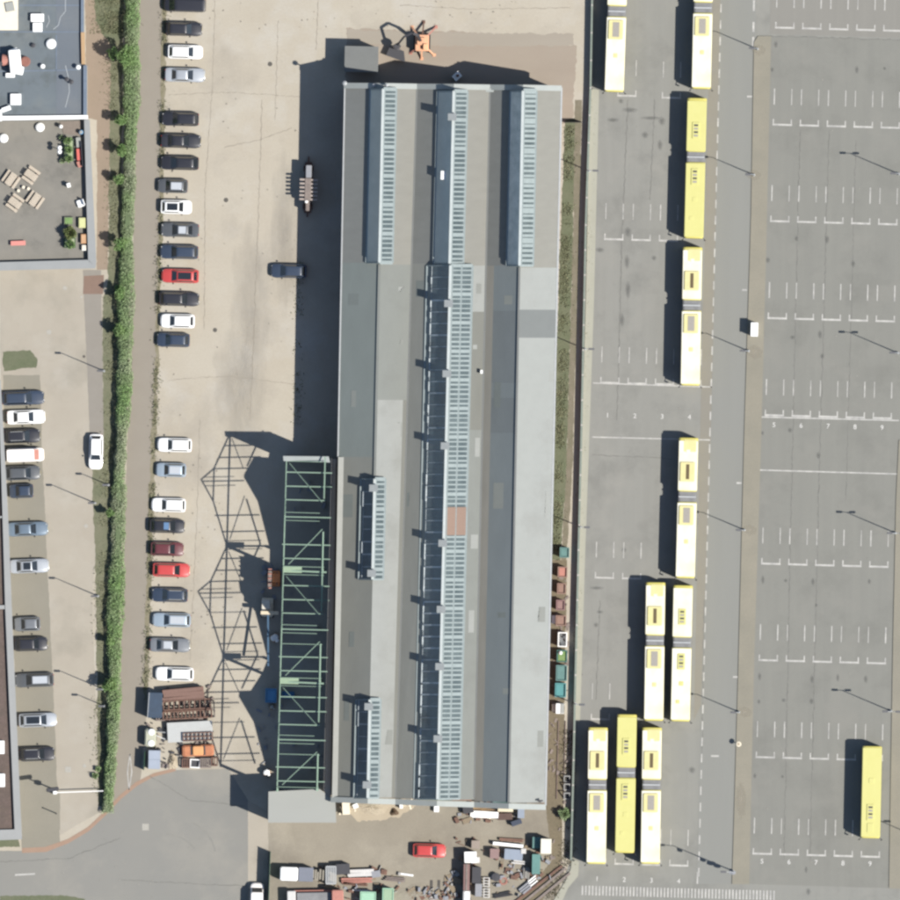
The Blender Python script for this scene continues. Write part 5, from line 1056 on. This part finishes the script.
# --- bins along the trackside
ot = M('skip_orange', (.22, .14, .11), (.18, .115, .095), sc=2, grain=.12)
for x, y, L, Wd, H, l, mm, ld in ((564.5, 552.5, 1.1, 1.2, 1.3, 'northernmost teal skip beside the track', teal_m, teal_m), (562.5, 572, 1.1, 1.25, 1.5, 'orange skip with a white brace, south of the northern teal skip', ot, salmon_m), (561.5, 588.5, 1.0, 1.25, 1.5, 'full orange skip, second south of the northern teal skip', ot, ot), (560.5, 605, 1.0, 1.2, 1.5, 'dull maroon skip between two orange ones', M('skip_maroon', (.20, .12, .12), grain=.12), M('skip_maroon_load', (.22, .14, .13), grain=.15)), (561, 620.5, 1.2, 1.2, 1.5, 'orange skip beside a small white box', ot, ot), (562.5, 639.5, 1.05, 1.75, 1.3, 'white rimmed skip with a dark empty inside', wpaint_m, None), (562, 656, 1.2, 1.4, 1.2, 'dull teal skip below a white ball', M('teal_dull', (.06, .14, .12), grain=.15), leafd_m), (561.5, 673, 1.3, 1.9, 1.6, 'large teal skip, upper one of a pair', teal_m, teal_m), (560.5, 690, 1.3, 1.7, 1.6, 'large teal skip, lower one of a pair', M('teal_blue', (.08, .22, .22), (.06, .17, .17), sc=1.5, grain=.1), _mats['teal_blue'] if 'teal_blue' in _mats else None)):
    skip(x, y, L, Wd, H, l, mm, 0, ld if ld else (None if 'empty' in l else mm), group='skips lined up beside the track', lz=.85)
t = thing('white_crate', 'white crate with a grey flap at the south end of the skips', 'crate', P(560, 708.5), TILT); part(MB().box((0, 0, .8), (1.1, 1.3, 1.6), 0, .05), 'body', wpaint_m, t); part(MB().box((.3, 0, 1.63), (.5, 1.2, .06)), 'flap', lgrey_m, t); part(MB().box((-.8, .05, .5), (.45, 1.0, 1.0), 0, .05), 'side_box', cream_m, t)
t = thing('white_box', 'small white box between the orange skip and the hall', 'box', P(553.8, 619.5), TILT); part(MB().box((0, 0, .4), (.45, 1.0, .8), 0, .03), 'body', wpaint_m, t); part(MB().box((0, 0, .83), (.5, 1.05, .06)), 'lid', wpaint_m, t)
t = thing('white_ball', 'white round buoy resting on a dull teal skip', 'ball', P(560.5, 652.8, 1.15)); part(MB().lathe((0, 0, 0), [(.08, 0), (.2, .1), (.25, .25), (.2, .4), (.05, .5)], 14), 'float', wpaint_m, t, True); part(MB().tube((0, 0, .49), (0, 0, .58), .05), 'ring', galv_m, t)
for i, (y, h) in enumerate(((779, 1.0), (787, .8), (796, 1.1))):
    t = thing('tubular_stand', ('uppermost', 'middle', 'lowest')[i] + ' of three white frames leaning along the track', 'frame', P(567, y), TILT); m = MB()
    for s in (-1, 1): m.bar((s * .35, -.35, .1), (s * .35, .4, h), .12).bar((-.35, s * .37, .1 if s < 0 else h), (.35, s * .37, .1 if s < 0 else h), .12)
    part(m, 'tube_frame', M('stand_grey', (.28, .28, .27), grain=.12), t); part(MB().box((0, 0, .05), (.8, .7, .1)), 'foot', dark_m, t)
# rails of the old siding
for x0, l in ((557.5, 'western rail of the old siding beside the hall'), (564.5, 'eastern rail of the old siding beside the hall')):
    t = thing('rail', l, 'rail', P(x0, 760), TILT); part(MB().box((0, 0, .14), (.07, 10, .06)).box((0, 0, .075), (.03, 10, .07)), 'head', rustl_m, t); part(MB().box((0, 0, .035), (.15, 10, .03)), 'foot', rust_m, t)
for i, (a, b_) in enumerate((((566, 868), (520, 905)), ((562, 866), (514, 903)), ((570, 873), (530, 906)))):
    t = thing('steel_beam', ('rusty beam lying diagonally by the corner kerb, middle of three', 'rusty beam lying diagonally by the corner kerb, farthest from the kerb', 'rusty beam lying diagonally by the corner kerb, nearest the kerb')[i], 'beam', P(*a)); d = P(*b_) - P(*a); part(MB().bar((0, 0, .22), (d.x, d.y, .22), .3, .06).bar((0, 0, .13), (d.x, d.y, .13), .06, .14), 'flange', (rustl_m, rust_m, rustl_m)[i], t); part(MB().bar((0, 0, .03), (d.x, d.y, .03), .3, .05), 'base_flange', rust_m, t)
# --- south yard
def crate(px, py, d, label, mat, rz=0.0, lid=None, name='crate', cat='crate', z=0):
    t = thing(name, label, cat, P(px, py, z), R(rz) + TILT); part(MB().box((0, 0, d[2] / 2 + .1), (d[0], d[1], d[2] - .1), 0, .04), 'body', mat, t)
    part(MB().box((0, 0, d[2] + .082), (d[0] + .06, d[1] + .06, .06), 0, .03), 'lid', lid or mat, t); m = MB()
    for s in (-1, 0, 1): m.box((0, s * d[1] * .38, .06), (d[0], .1, .1))
    part(m, 'skid', wood_m, t); return t
gt = _mats['locker_blue']; wsh = M('weathered_white', (.46, .45, .43), (.36, .35, .33), sc=1.5, grain=.1)
t = thing('small_truck', 'small white cab truck with a grey box facing the green fence', 'truck', P(298, 874), R(178)); part(MB().box((1.15, 0, 1.05), (2.3, 1.75, 1.5), 0, .18), 'cab', wpaint_m, t); part(MB().box((-1.0, 0, 1.1), (1.9, 1.8, 1.4), 0, .05), 'box', M('truck_grey', (.15, .16, .19), (.12, .13, .15), sc=1, grain=.06), t); part(MB().box((2.2, 0, 1.35), (.25, 1.45, .5)), 'windscreen', glass_m, t); part(MB().box((.1, 0, .5), (4.1, 1.3, .3)), 'chassis', dark_m, t)
for x in (1.3, -1.1):
    for s in (-1, 1): part(MB().tube((x, s * .72, .36), (x, s * .93, .36), .36, n=14), 'wheel', black_m, t)
t = thing('skip_lorry', 'lorry with a grey load and faded red cab end at the bottom of the yard', 'lorry', P(315, 899), R(1)); part(MB().box((2.9, 0, 1.5), (1.5, 2.3, 2.0), 0, .15), 'cab', salmon_m, t); part(MB().box((-.6, 0, .9), (6.0, 2.3, .3)), 'bed', salmon_m, t); part(MB().box((-3.0, 0, 1.3), (1.1, 2.2, .8), 0, .1), 'front_load', wsh, t); part(MB().box((-.1, -.1, 1.3), (4.4, 1.9, .7), 0, .05), 'load', M('load_grey', (.2, .2, .2), (.13, .13, .135), sc=.8, mix=.9, grain=.15), t)
for x in (2.6, -1.6, -2.7):
    for s in (-1, 1): part(MB().tube((x, s * .85, .48), (x, s * 1.12, .48), .48, n=14), 'wheel', black_m, t)
stack('pallet_stack', 320.5, 875, (1.2, 2.2, 1.1), 'stack of grey timber pallets behind the small truck', M('pallet_grey', (.24, .22, .18), (.17, .155, .13), sc=3, grain=.15), 88, 7, 'pallets', gap=.3)
frames(331, 875, 1.2, 2.2, 1.3, 5, 'galvanised lattice frame beside the timber pallets', galv_m, 0)
crate(343, 869, (1.7, 1.3, 1.2), 'dark low crate between lattice frame and white sheets', dark_m, 5)
stack('sheet_stack', 360.5, 873, (3.3, .95, .9), 'stack of white sheets lying on faded red boards', wsh, 3, 2, 'sheets', gap=.05); stack('board_stack', 357, 880.5, (3.8, .7, .35), 'faded red boards lying under the white sheets', salmon_m, 3, 3, 'boards', gap=.1)
stack('plank_stack', 356, 884.5, (3.2, .35, .35), 'thin dark planks south of the faded red boards', rust_m, -3, 2, 'planks'); crate(376, 874, (1.1, .8, .7), 'dark crate between white sheets and the white plank', grey_m, 10); crate(384, 872, (.7, .6, .5), 'small brown crate beside the dark crate', rust_m, -5)
t = thing('white_plank', 'white plank lying alone east of the white sheets', 'plank', P(406, 874.5), R(-8)); part(MB().box((0, 0, .16), (1.9, .24, .1)), 'plank', wpaint_m, t)
for s in (-1, 1): part(MB().box((s * .6, 0, .05), (.12, .3, .1)), 'bearer', wood_m, t)
stack('debris_boards', 395, 879.5, (2.6, .6, .35), 'brown debris boards below the white plank', rustl_m, -4, 3, 'boards')
mint = M('skip_mint', (.26, .42, .30), (.20, .34, .25), sc=1.2, grain=.1)
skip(368, 899, 1.9, 1.8, 1.5, 'mint green skip at the bottom edge, wider of two', mint, load=mint, lz=.95); skip(388, 897, 1.3, 2.2, 1.7, 'mint green skip at the bottom edge, narrower of two', mint, load=M('mint_dull', (.24, .33, .22), grain=.12), lz=.95)
stack('white_tube_stack', 361, 890.5, (2.2, .3, .35), 'white tubes lying north of the wider mint skip', wpaint_m, 0, 2, 'tubes')
for x, l in ((431.5, 'western of two dark ladders lying on the yard'), (439, 'eastern of two dark ladders lying on the yard')):
    t = thing('ladder', l, 'ladder', P(x, 886), TILT); m = MB()
    for s in (-1, 1): m.bar((s * .1, -.75, .08), (s * .1, .75, .08), .06)
    part(m, 'stile', dark_m, t); m = MB()
    for i in range(6): m.bar((-.1, -.65 + .26 * i, .08), (.1, -.65 + .26 * i, .08), .04)
    part(m, 'rung', dark_m, t)
heap('rubble_heap', 415, 893, 2.6, 1.2, .15, 'flat pale rubble heap between mint skips and ladders', yard_m, 17)
# gable foot
stack('long_white_panel', 484.5, 814.5, (3.5, .8, .7), 'long white panel lying at the foot of the south gable', wpaint_m, -1, 1, 'panel', gap=.02); stack('timber_debris', 483, 806, (4.4, .9, .5), 'loose ochre timber behind the long white panel', M('ochre_timber', (.36, .25, .13), (.16, .11, .08), sc=1.6, mix=.9, grain=.2), 4, 5, 'timber', jit=.2)
crate(505.5, 807.5, (1.9, 1.0, 1.3), 'cream box standing against the south gable', M('box_cream', (.55, .49, .36), grain=.06)); crate(505, 816.5, (1.8, .8, .6), 'dark brown crate in front of the cream box', M('brown_dark', (.09, .06, .05), grain=.2), 4); crate(521, 813.5, (.8, 1.1, 1.3), 'pale grey cabinet beside the cream box', gt, 0); crate(516.5, 822.5, (1.3, .6, .8), 'dark blue tilted crate below the pale grey cabinet', M('dark_blue', (.05, .06, .085), grain=.15), 20); crate(468, 809, (1.3, 1.0, .8), 'dark crate at the west end of the loose ochre timber', dark_m, 10)
crate(346, 808, (.9, 1.6, 1.1), 'cream box at the corner of the hall and the grey flat roof', cream_m, 4); crate(436.5, 809, (.6, .7, .6), 'small white box alone below the south gable', wpaint_m); crate(355.5, 806, (.6, .5, .4), 'little white crate beside the corner cream box', wpaint_m, 25); crate(401, 805, (.35, .8, .7), 'narrow white crate beside the brown soil heap', wpaint_m, 10)
# south east clutter
crate(475.5, 844.5, (1.0, 1.0, 1.0), 'small grey brown crate north of the white cabinet', M('crate_greybrown', (.24, .20, .17), grain=.12)); t = crate(470.5, 857, (1.5, 1.35, 1.8), 'tall white cabinet in the south east yard', wpaint_m, 3); crate(476, 860, (.9, .7, 1.2), 'lower white cabinet adjoining the tall one', wsh, 3)
t = thing('rusty_container', 'long narrow rusty container south of the white cabinet', 'container', P(466.5, 877), R(89)); part(MB().box((0, 0, 1.1), (3.4, .8, 2.0), 0, .05), 'body', M('rust_pink', (.19, .12, .11), (.13, .08, .075), sc=1.2, grain=.15), t); part(MB().box((0, 0, 2.13), (3.45, .2, .08)), 'roof_rib', rustl_m, t); part(MB().box((0, 0, .06), (3.3, .7, .12)), 'skid', wood_m, t)
t = thing('white_trailer', 'narrow white trailer cut by the bottom edge below the rusty container', 'trailer', P(466.5, 900), R(89)); part(MB().box((0, 0, 1.0), (2.4, .95, 1.3), 0, .1), 'body', wsh, t); part(MB().box((0, 0, 1.68), (2.2, .5, .08)), 'roof', wpaint_m, t)
for s in (-1, 1): part(MB().tube((0, s * .4, .33), (0, s * .56, .33), .33, n=14), 'wheel', black_m, t)
crate(476.5, 875, (1.1, 2.0, 1.3), 'dark crate beside the long rusty container', dark_m); crate(478.5, 890, (.8, 1.6, .9), 'grey locker at the bottom edge beside the white trailer', grey_m)
for y, l in ((882, 'upper of two white slotted racks east of the dark crate'), (893, 'lower of two white slotted racks east of the dark crate')):
    t = thing('slotted_rack', l, 'rack', P(486.5, y), TILT); m = MB()
    for s in (-1, 1): m.bar((s * .35, -.6, .5), (s * .35, .6, .5), .12)
    part(m, 'rail', wsh, t); m = MB()
    for i in range(4): m.bar((-.35, -.55 + .36 * i, .53), (.35, -.55 + .36 * i, .53), .1).bar((-.35, -.55 + .36 * i, 0), (-.35, -.55 + .36 * i, .5), .07).bar((.35, -.55 + .36 * i, 0), (.35, -.55 + .36 * i, .5), .07)
    part(m, 'slat', wsh, t)
stack('white_beam', 507.5, 844.5, (4.0, .42, .7), 'long white beam lying across the south east yard', wpaint_m, -4, 1, 'beam', gap=.02); stack('brown_boards', 511, 840, (3.2, .5, .35), 'brown boards behind the long white beam', M('board_brown', (.2, .12, .09), grain=.18), -3, 3, 'boards')
crate(494.5, 853.5, (1.1, 1.2, 1.1), 'pinkish brown crate below the long white beam', M('crate_pink', (.22, .15, .14), grain=.12)); crate(513.5, 854.5, (2.3, 1.3, .9), 'wide pale grey box below the long white beam', gt, -3); stack('white_offcuts', 519, 862.5, (1.8, .5, .5), 'white offcuts beside the wide pale grey box', wsh, -4, 2, 'offcuts'); crate(523.5, 851, (.6, .6, 1.0), 'small white crate at the end of the long white beam', wsh)
crate(536.5, 842.5, (1.0, 1.4, 1.2), 'teal box beside the tall cream box', teal_m); crate(546, 846, (1.3, 1.85, 2.3), 'tall cream box at the east side of the yard', M('box_white_cream', (.6, .57, .48), grain=.05)); crate(536, 864, (1.0, 2.5, 1.6), 'long dull teal box south of the tall cream box', M('teal_pale', (.10, .20, .18), (.08, .15, .14), sc=1, grain=.12))
stack('grey_pallet', 526.5, 873.5, (1.5, .8, .5), 'grey pallet standing south of the dull teal box', M('pallet_grey2', (.24, .23, .21), grain=.15), 86, 5, 'pallet'); stack('white_lattice', 533, 881, (1.1, .9, .4), 'white lattice lying diagonally by the grey pallet', wpaint_m, 40, 3, 'lattice', gap=.45); stack('dark_lattice', 525.5, 888.5, (1.5, 1.0, .4), 'dark grey lattice lying diagonally below the white one', grey_m, 40, 3, 'lattice', gap=.3)
t = thing('cable_drum', 'dark cable drum lying on its side in the south east yard', 'drum', P(496, 877)); part(MB().lathe((0, 0, 0), [(.55, 0), (.55, .08)], 18), 'lower_flange', dark_m, t); part(MB().lathe((0, 0, .08), [(.32, 0), (.32, .5)], 14), 'core', wood_m, t); part(MB().lathe((0, 0, .58), [(.55, 0), (.55, .08), (.1, .1)], 18), 'upper_flange', dark_m, t)
t = thing('hose_coil', 'pale red hose coil beside the dark cable drum', 'hose', P(503.5, 881)); m = MB()
for k in range(2):
    for i in range(16): a, b_ = 2 * pi * i / 16, 2 * pi * (i + 1) / 16; rr = .35 + .12 * k; m.bar((rr * cos(a), rr * sin(a), .06), (rr * cos(b_), rr * sin(b_), .06), .1)
part(m, 'coil', M('hose_red', (.30, .14, .11), grain=.1), t); part(MB().bar((.46, 0, .06), (.7, -.2, .06), .08), 'nozzle', dark_m, t)
stack('loose_pipes', 503, 895, (2.4, .6, .35), 'loose dark pipes curving by the bottom edge', dark_m, 12, 3, 'pipes', gap=.5)

# ------------------------------------------------------------------ wear and small things
grd, rd = bpy.data.objects['ground'], bpy.data.objects['service_road']
crk = M('crack_fill', seen(168, 160, 146), seen(188, 179, 165), sc=.5, mix=1, grain=.1)
def crack(pts, w, seed, on_=grd, mat=crk, z=.007, name='crack'):
    g_ = random.Random(seed); m = MB(); q = []
    for a, c in zip(pts, pts[1:]):
        n = max(2, int(math.hypot(c[0] - a[0], c[1] - a[1]) / 3))
        q += [(a[0] + (c[0] - a[0]) * i / n + g_.uniform(-.6, .6), a[1] + (c[1] - a[1]) * i / n + g_.uniform(-.6, .6)) for i in range(n)]
    q.append(pts[-1])
    for a, c in zip(q, q[1:]): strip(m, a, c, w * g_.uniform(.5, 1.3), z)
    part(m, name, mat, on_)
for k, (pts, w) in enumerate((([(318, 0), (316, 50)], .7), ([(225, 147), (260, 140), (292, 128)], .6), ([(168, 95), (230, 92), (300, 97)], .5), ([(215, 0), (212, 90), (205, 190), (204, 330)], .6), ([(262, 100), (258, 230), (250, 420)], .7), ([(168, 380), (225, 376), (296, 384)], .5), ([(278, 20), (275, 120)], .5), ([(200, 420), (196, 540), (190, 660)], .5), ([(400, 5), (470, 9), (570, 8)], .5))): crack(pts, w, k)
dk = M('tar_seam', seen(138, 138, 133), seen(154, 153, 148), sc=.6, mix=1, grain=.1)
for k, (pts, w) in enumerate((([(628, 100), (622, 240), (617, 420)], .8), ([(655, 100), (650, 200)], .7), ([(771, 36), (840, 38), (900, 40)], .8), ([(800, 130), (790, 560), (784, 860)], .9), ([(829, 130), (818, 520), (810, 860)], .9), ([(856, 140), (846, 500)], .7), ([(600, 600), (596, 700)], .7), ([(704, 600), (702, 760)], .7), ([(592, 455), (640, 457), (672, 459)], .6))): crack(pts, w, 30 + k, bus_road, dk, .0265, 'tar_seam')
for k, (pts, w) in enumerate((([(0, 862), (70, 858), (120, 838)], .7), ([(150, 776), (190, 800), (245, 806)], .6), ([(120, 880), (200, 884), (248, 886)], .6))): crack(pts, w, 50 + k, rd, dk, .0305, 'tar_seam')
cov = M('cover_pale', seen(214, 211, 202), seen(190, 186, 176), sc=3, grain=.1); covd = M('cover_dark', seen(120, 116, 110), grain=.15)
def cover(px, py, w, mat, on_, z, sq=False):
    m = MB()
    if sq: m.sheet([P(px, py) + Vector((a * w, b_ * w, 0)) for a, b_ in ((-1, -1), (1, -1), (1, 1), (-1, 1))], z)
    else: m.sheet([P(px, py) + Vector((w * cos(i * pi / 8), w * sin(i * pi / 8), 0)) for i in range(16)], z)
    part(m, 'manhole_cover', mat, on_)
dv = bpy.data.objects['pale_drive']
for x, y, w, mt, o_, sq in ((145.5, 827, .42, cov, rd, True), (68, 769.5, .38, cov, dv, True), (84.5, 766, .25, cov, dv, False), (86, 526, .25, cov, dv, False), (49, 332, .32, cov, dv, False), (65, 288, .28, cov, dv, False), (81.5, 297, .16, cov, dv, False), (84, 356.5, .18, covd, dv, False), (226, 200, .3, covd, grd, False), (270, 64, .3, covd, grd, False), (215, 330, .28, covd, grd, False)):
    cover(x, y, w, mt, o_, .032 if o_ is rd else .028 if o_ is dv else .0075, sq)
def litter(name, boxes, n, size, mat, seed, hmax=.25, amt=1.0):
    g_ = random.Random(seed); m = MB()
    for _ in range(n):
        x0, y0, x1, y1 = g_.choice(boxes); L = size * g_.uniform(.3, 1.6); w = L * g_.uniform(.12, .8); h = g_.uniform(.03, hmax); p = P(g_.uniform(x0, x1), g_.uniform(y0, y1), h / 2 + .02)
        m.box(p, (L, w, h), g_.uniform(0, 3.14))
    o = m.build(name, mat); o['kind'] = 'stuff'; return o
yard_boxes = [(455, 838, 530, 897), (318, 866, 400, 900), (455, 803, 515, 822), (446, 870, 458, 898), (500, 850, 552, 880), (408, 888, 450, 900)]
litter('scrap_debris', yard_boxes, 110, .5, rust_m, 1, .5); litter('pale_debris', yard_boxes, 45, .45, M('dull_white', (.30, .29, .27), grain=.15), 2, .4); litter('dark_debris', yard_boxes, 60, .5, grey_m, 3, .6); litter('timber_debris', yard_boxes, 70, .8, M('old_timber', (.2, .16, .11), (.13, .11, .08), sc=2, grain=.2), 4, .3)
litter('corner_debris', [(148, 722, 214, 768), (160, 686, 215, 722)], 90, .5, rustl_m, 5, .4); litter('corner_scraps', [(148, 722, 214, 768)], 50, .4, dark_m, 6, .5); litter('gable_debris', [(340, 799, 356, 815), (398, 800, 415, 809), (455, 803, 520, 820)], 45, .35, cream_m, 7, .3)
litter('track_debris', [(548, 715, 568, 870), (553, 640, 560, 705), (556, 555, 568, 700)], 120, .4, rustl_m, 8, .25); litter('shed_debris', [(262, 560, 285, 600), (258, 700, 284, 780), (290, 480, 325, 780)], 60, .5, grey_m, 9, .4)
litter('yard_specks', [(168, 60, 298, 430), (200, 0, 560, 30), (190, 440, 230, 640)], 160, .14, M('speck_grey', seen(170, 163, 152), grain=.2), 10, .06); litter('road_specks', [(40, 830, 245, 898), (590, 100, 700, 860), (760, 60, 890, 870)], 160, .12, M('speck_pale', seen(188, 186, 178), grain=.2), 11, .04)
# roof repairs and dirt on the hall
def roof_patch(la, za, lb, zb, f0, f1, ya, yb, mat): slope('roof_patch', la, za + .012, lb, zb + .012, ya, yb, mat, f0, f1)
pw = rf('patch_west', (118, 126, 127), 'w'); pw2 = rf('patch_west_light', (136, 142, 141), 'w'); pe = rf('patch_east', (184, 186, 181), 'e'); pe2 = rf('patch_east_light', (206, 208, 204), 'e')
g_ = random.Random(77)
for la, za, lb, zb, ms, f, ys in ((WE, ZW, R1, ZR, (pw, pw2), (.12, .55), (270, 780)), (V1, ZV, R2, ZR, (pw, pw2), (.05, .35), (275, 780)), (V2, ZV, R3, ZR, (pw, pw2), (.3, .95), (280, 790)), (R1, ZR, V1, ZV, (pe, pe2), (.5, .84), (270, 790)), (R2, ZR, V2, ZV, (pe, pe2), (.66, .95), (275, 790)), (R3, ZR, EE, ZE, (pe, pe2), (.42, .97), (345, 795))):
    y = ys[0] + g_.uniform(0, 30); k = 0
    while y < ys[1] - 40:
        h = g_.uniform(4, 26); f0 = g_.uniform(f[0], f[1] - .1); f1 = min(f[1], f0 + g_.uniform(.1, .3)); roof_patch(la, za, lb, zb, f0, f1, y, y + h, ms[0] if g_.random() < .6 else ms[1]); y += h + g_.uniform(45, 130); k += 1
